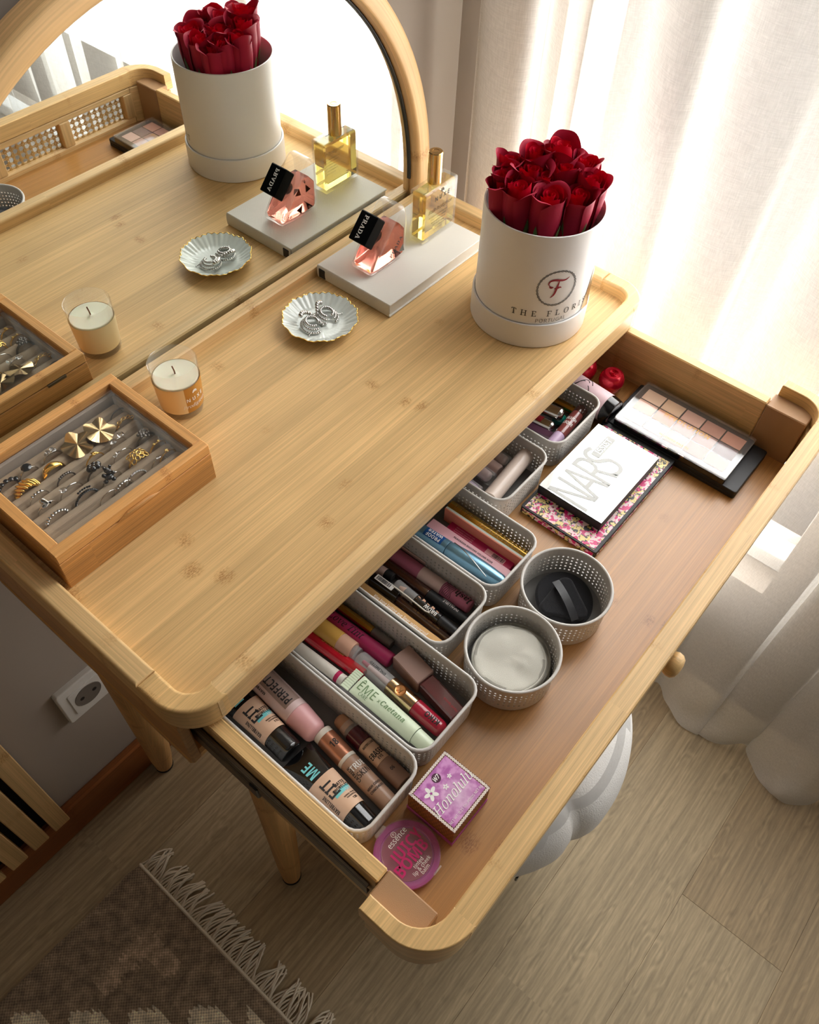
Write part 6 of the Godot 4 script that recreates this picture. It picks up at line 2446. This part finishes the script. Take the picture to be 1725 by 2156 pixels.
func pouf() -> void:
	var c = V(0.5, FL, 22)
	mat("white_velvet", c8(236, 234, 230), 0.85, {"bump": tex.fuzz, "scale": 0.12, "depth": 0.04, "rim": 0.4})
	var t = thing("pouf", "white tufted round pouf stool pushed under the open drawer", "pouf", c)
	var m = mb()
	var P := PackedVector3Array()
	var nu = 145
	var nv = 22
	for j in nv:
		var b = -PI / 2 + PI * j / (nv - 1)
		for i in nu:
			var a = -TAU * i / (nu - 1)
			var lobe = absf(sin(a * 2.5 + 1.72))
			var gr = 1.0 - 0.07 * pow(1.0 - lobe, 5.0)
			var cb = signf(cos(b)) * pow(absf(cos(b)), 0.6)
			var sb = signf(sin(b)) * pow(absf(sin(b)), 0.75)
			var r = 20.4 * cb * (gr if absf(sin(b)) < 0.98 else 1.0)
			P.push_back(c + V(cos(a) * r, 30.0 + 9.5 * sb * (0.86 + 0.14 * gr), sin(a) * r))
	m.grid(P, nu, nv, true, false)
	part(t, "cushion", m, mats.white_velvet)
	m = mb()
	m.tf.origin = c
	m.lathe([V2(0, 5.0), V2(14.0, 5.0), V2(14.5, 6.0), V2(15.5, 21.5), V2(0, 21.5)], 40)
	part(t, "base", m, mats.white_velvet)
	for k in 4:
		var a = TAU * k / 4.0 + 0.6
		m = mb()
		m.tf.origin = c + V(cos(a) * 11.0, 0, sin(a) * 11.0)
		m.lathe([V2(0, 0), V2(1.2, 0), V2(1.6, 5.2), V2(0, 5.2)], 16)
		part(t, "leg", m, mats.bamboo_leg)
	m = mb()
	m.box(c + V(-11.6, 24.5, 16.0), V(0.4, 1.6, 0.3), 0.1)
	part(t, "zip_pull", m, mats.black_plastic)

func rug() -> void:
	mat("rug_wool", Color.WHITE, 0.95, {"tex": rug_texture(), "scale": Vector2(1 / 60.0, 1 / 80.0), "off": Vector2(100.0 / 60.0, 8.0 / 80.0)})
	var m = mb()
	var x1 = -39.9
	var nu = 90
	var nv = 120
	var nz = noise(77, 0.09, 2)
	var t = thing("rug", "brown woven wool rug with cream stepped pattern and fringed end, at the lower left", "rug", V(-70, FL, 32))
	var P := PackedVector3Array()
	for j in nv:
		for i in nu:
			var x = lerpf(-100.0, x1, float(i) / (nu - 1))
			var z = lerpf(-7.8, 72.0, float(j) / (nv - 1))
			var rip = 0.45 * sin(x * 4.2) * sin(z * 4.2) * 0.0
			P.push_back(V(x + (0.25 * nz.get_noise_2d(z * 3.0, 5.0) if i == nu - 1 else 0.0), FL + 0.75 + rip, z + (0.3 * nz.get_noise_2d(x * 3.0, 9.0) if j == 0 else 0.0)))
	m.grid(P, nu, nv, false, true)
	part(t, "woven_field", m, mats.rug_wool)
	m = mb()
	m.box(V(-70, FL + 0.35, 32.1), V(59.8, 0.66, 79.4), 0.1)
	mat("rug_back", c8(112, 92, 70), 0.95)
	part(t, "rug_back", m, mats.rug_back)
	mat("fringe", c8(226, 212, 188), 0.9)
	m = mb()
	m.box(V(x1 + 0.15, FL + 0.55, 32.1), V(0.55, 0.75, 79.6), 0.2)
	part(t, "end_band", m, mats.fringe)
	m = mb()
	var r := RandomNumberGenerator.new()
	r.seed = 5
	for k in 300:
		var z = -7.4 + k * 0.265
		var cl = floor(k / 7.0)
		var zc = -7.4 + (cl * 7 + 3) * 0.265
		var pts := PackedVector3Array()
		var L = 3.4 + r.randf() * 1.1
		var bendz = (hash1(int(cl)) - 0.5) * 3.0 + (r.randf() - 0.5) * 0.7
		var up = 0.5 + r.randf() * 0.5
		for i in 6:
			var f = i / 5.0
			pts.push_back(V(x1 + 0.3 + L * f, FL + 0.16 + 0.5 * (1 - f) + up * sin(PI * f) * 0.9, lerpf(z, zc, f * 0.45) + bendz * f * f + 0.25 * sin(f * 5.0 + k)))
		m.tube(pts, 0.15, 5, false, false)
	part(t, "fringe", m, mats.fringe).set_meta("kind", "stuff")

func rug_texture() -> ImageTexture:
	tex.weave_big = image(16, 16, func(x, y):
		var k = absf(sin((x + 0.5) * PI / 8.0 + (PI / 2 if y < 8 else 0.0))) * absf(sin((y + 0.5) * PI / 8.0))
		return Color(k, k, k))
	var nz = noise(51, 0.04, 3)
	return image(720, 960, func(x, y):
		var X = -100.0 + x / 12.0
		var Z = -8.0 + y / 12.0
		var e = nz.get_noise_2d(x, y)
		var wv = absf(sin((x + 0.5) * PI / 6.0 + (PI / 2 if int(y / 3) % 2 == 0 else 0.0)))
		var k = (0.72 + 0.42 * wv) * (1.0 + e * 0.25) * (0.93 + 0.14 * hash1(int(x / 3) * 91 + int(y / 3)))
		var q = c8(142, 122, 100)
		var jag = 0.3 * sin(X * 9.0) + e * 0.8
		# lighter hooks and a cream field with a stepped edge
		if Z > 0.0 + jag and Z < 2.8 + jag and X > -54.0 and X < -44.8: q = c8(172, 148, 122)
		if Z > 0.0 + jag and Z < 7.2 + jag and X > -47.4 + jag * 0.4 and X < -44.6 + jag * 0.4: q = c8(172, 148, 122)
		var st = floor((X + 60.8) / 5.3)
		if Z > 0.4 + st * 6.0 + 1.1 * absf(X + 58.1 - st * 5.3) + jag and X < -42.0 and Z < 46.0: q = c8(218, 202, 172)
		return Color(q.r * k, q.g * k, q.b * k))
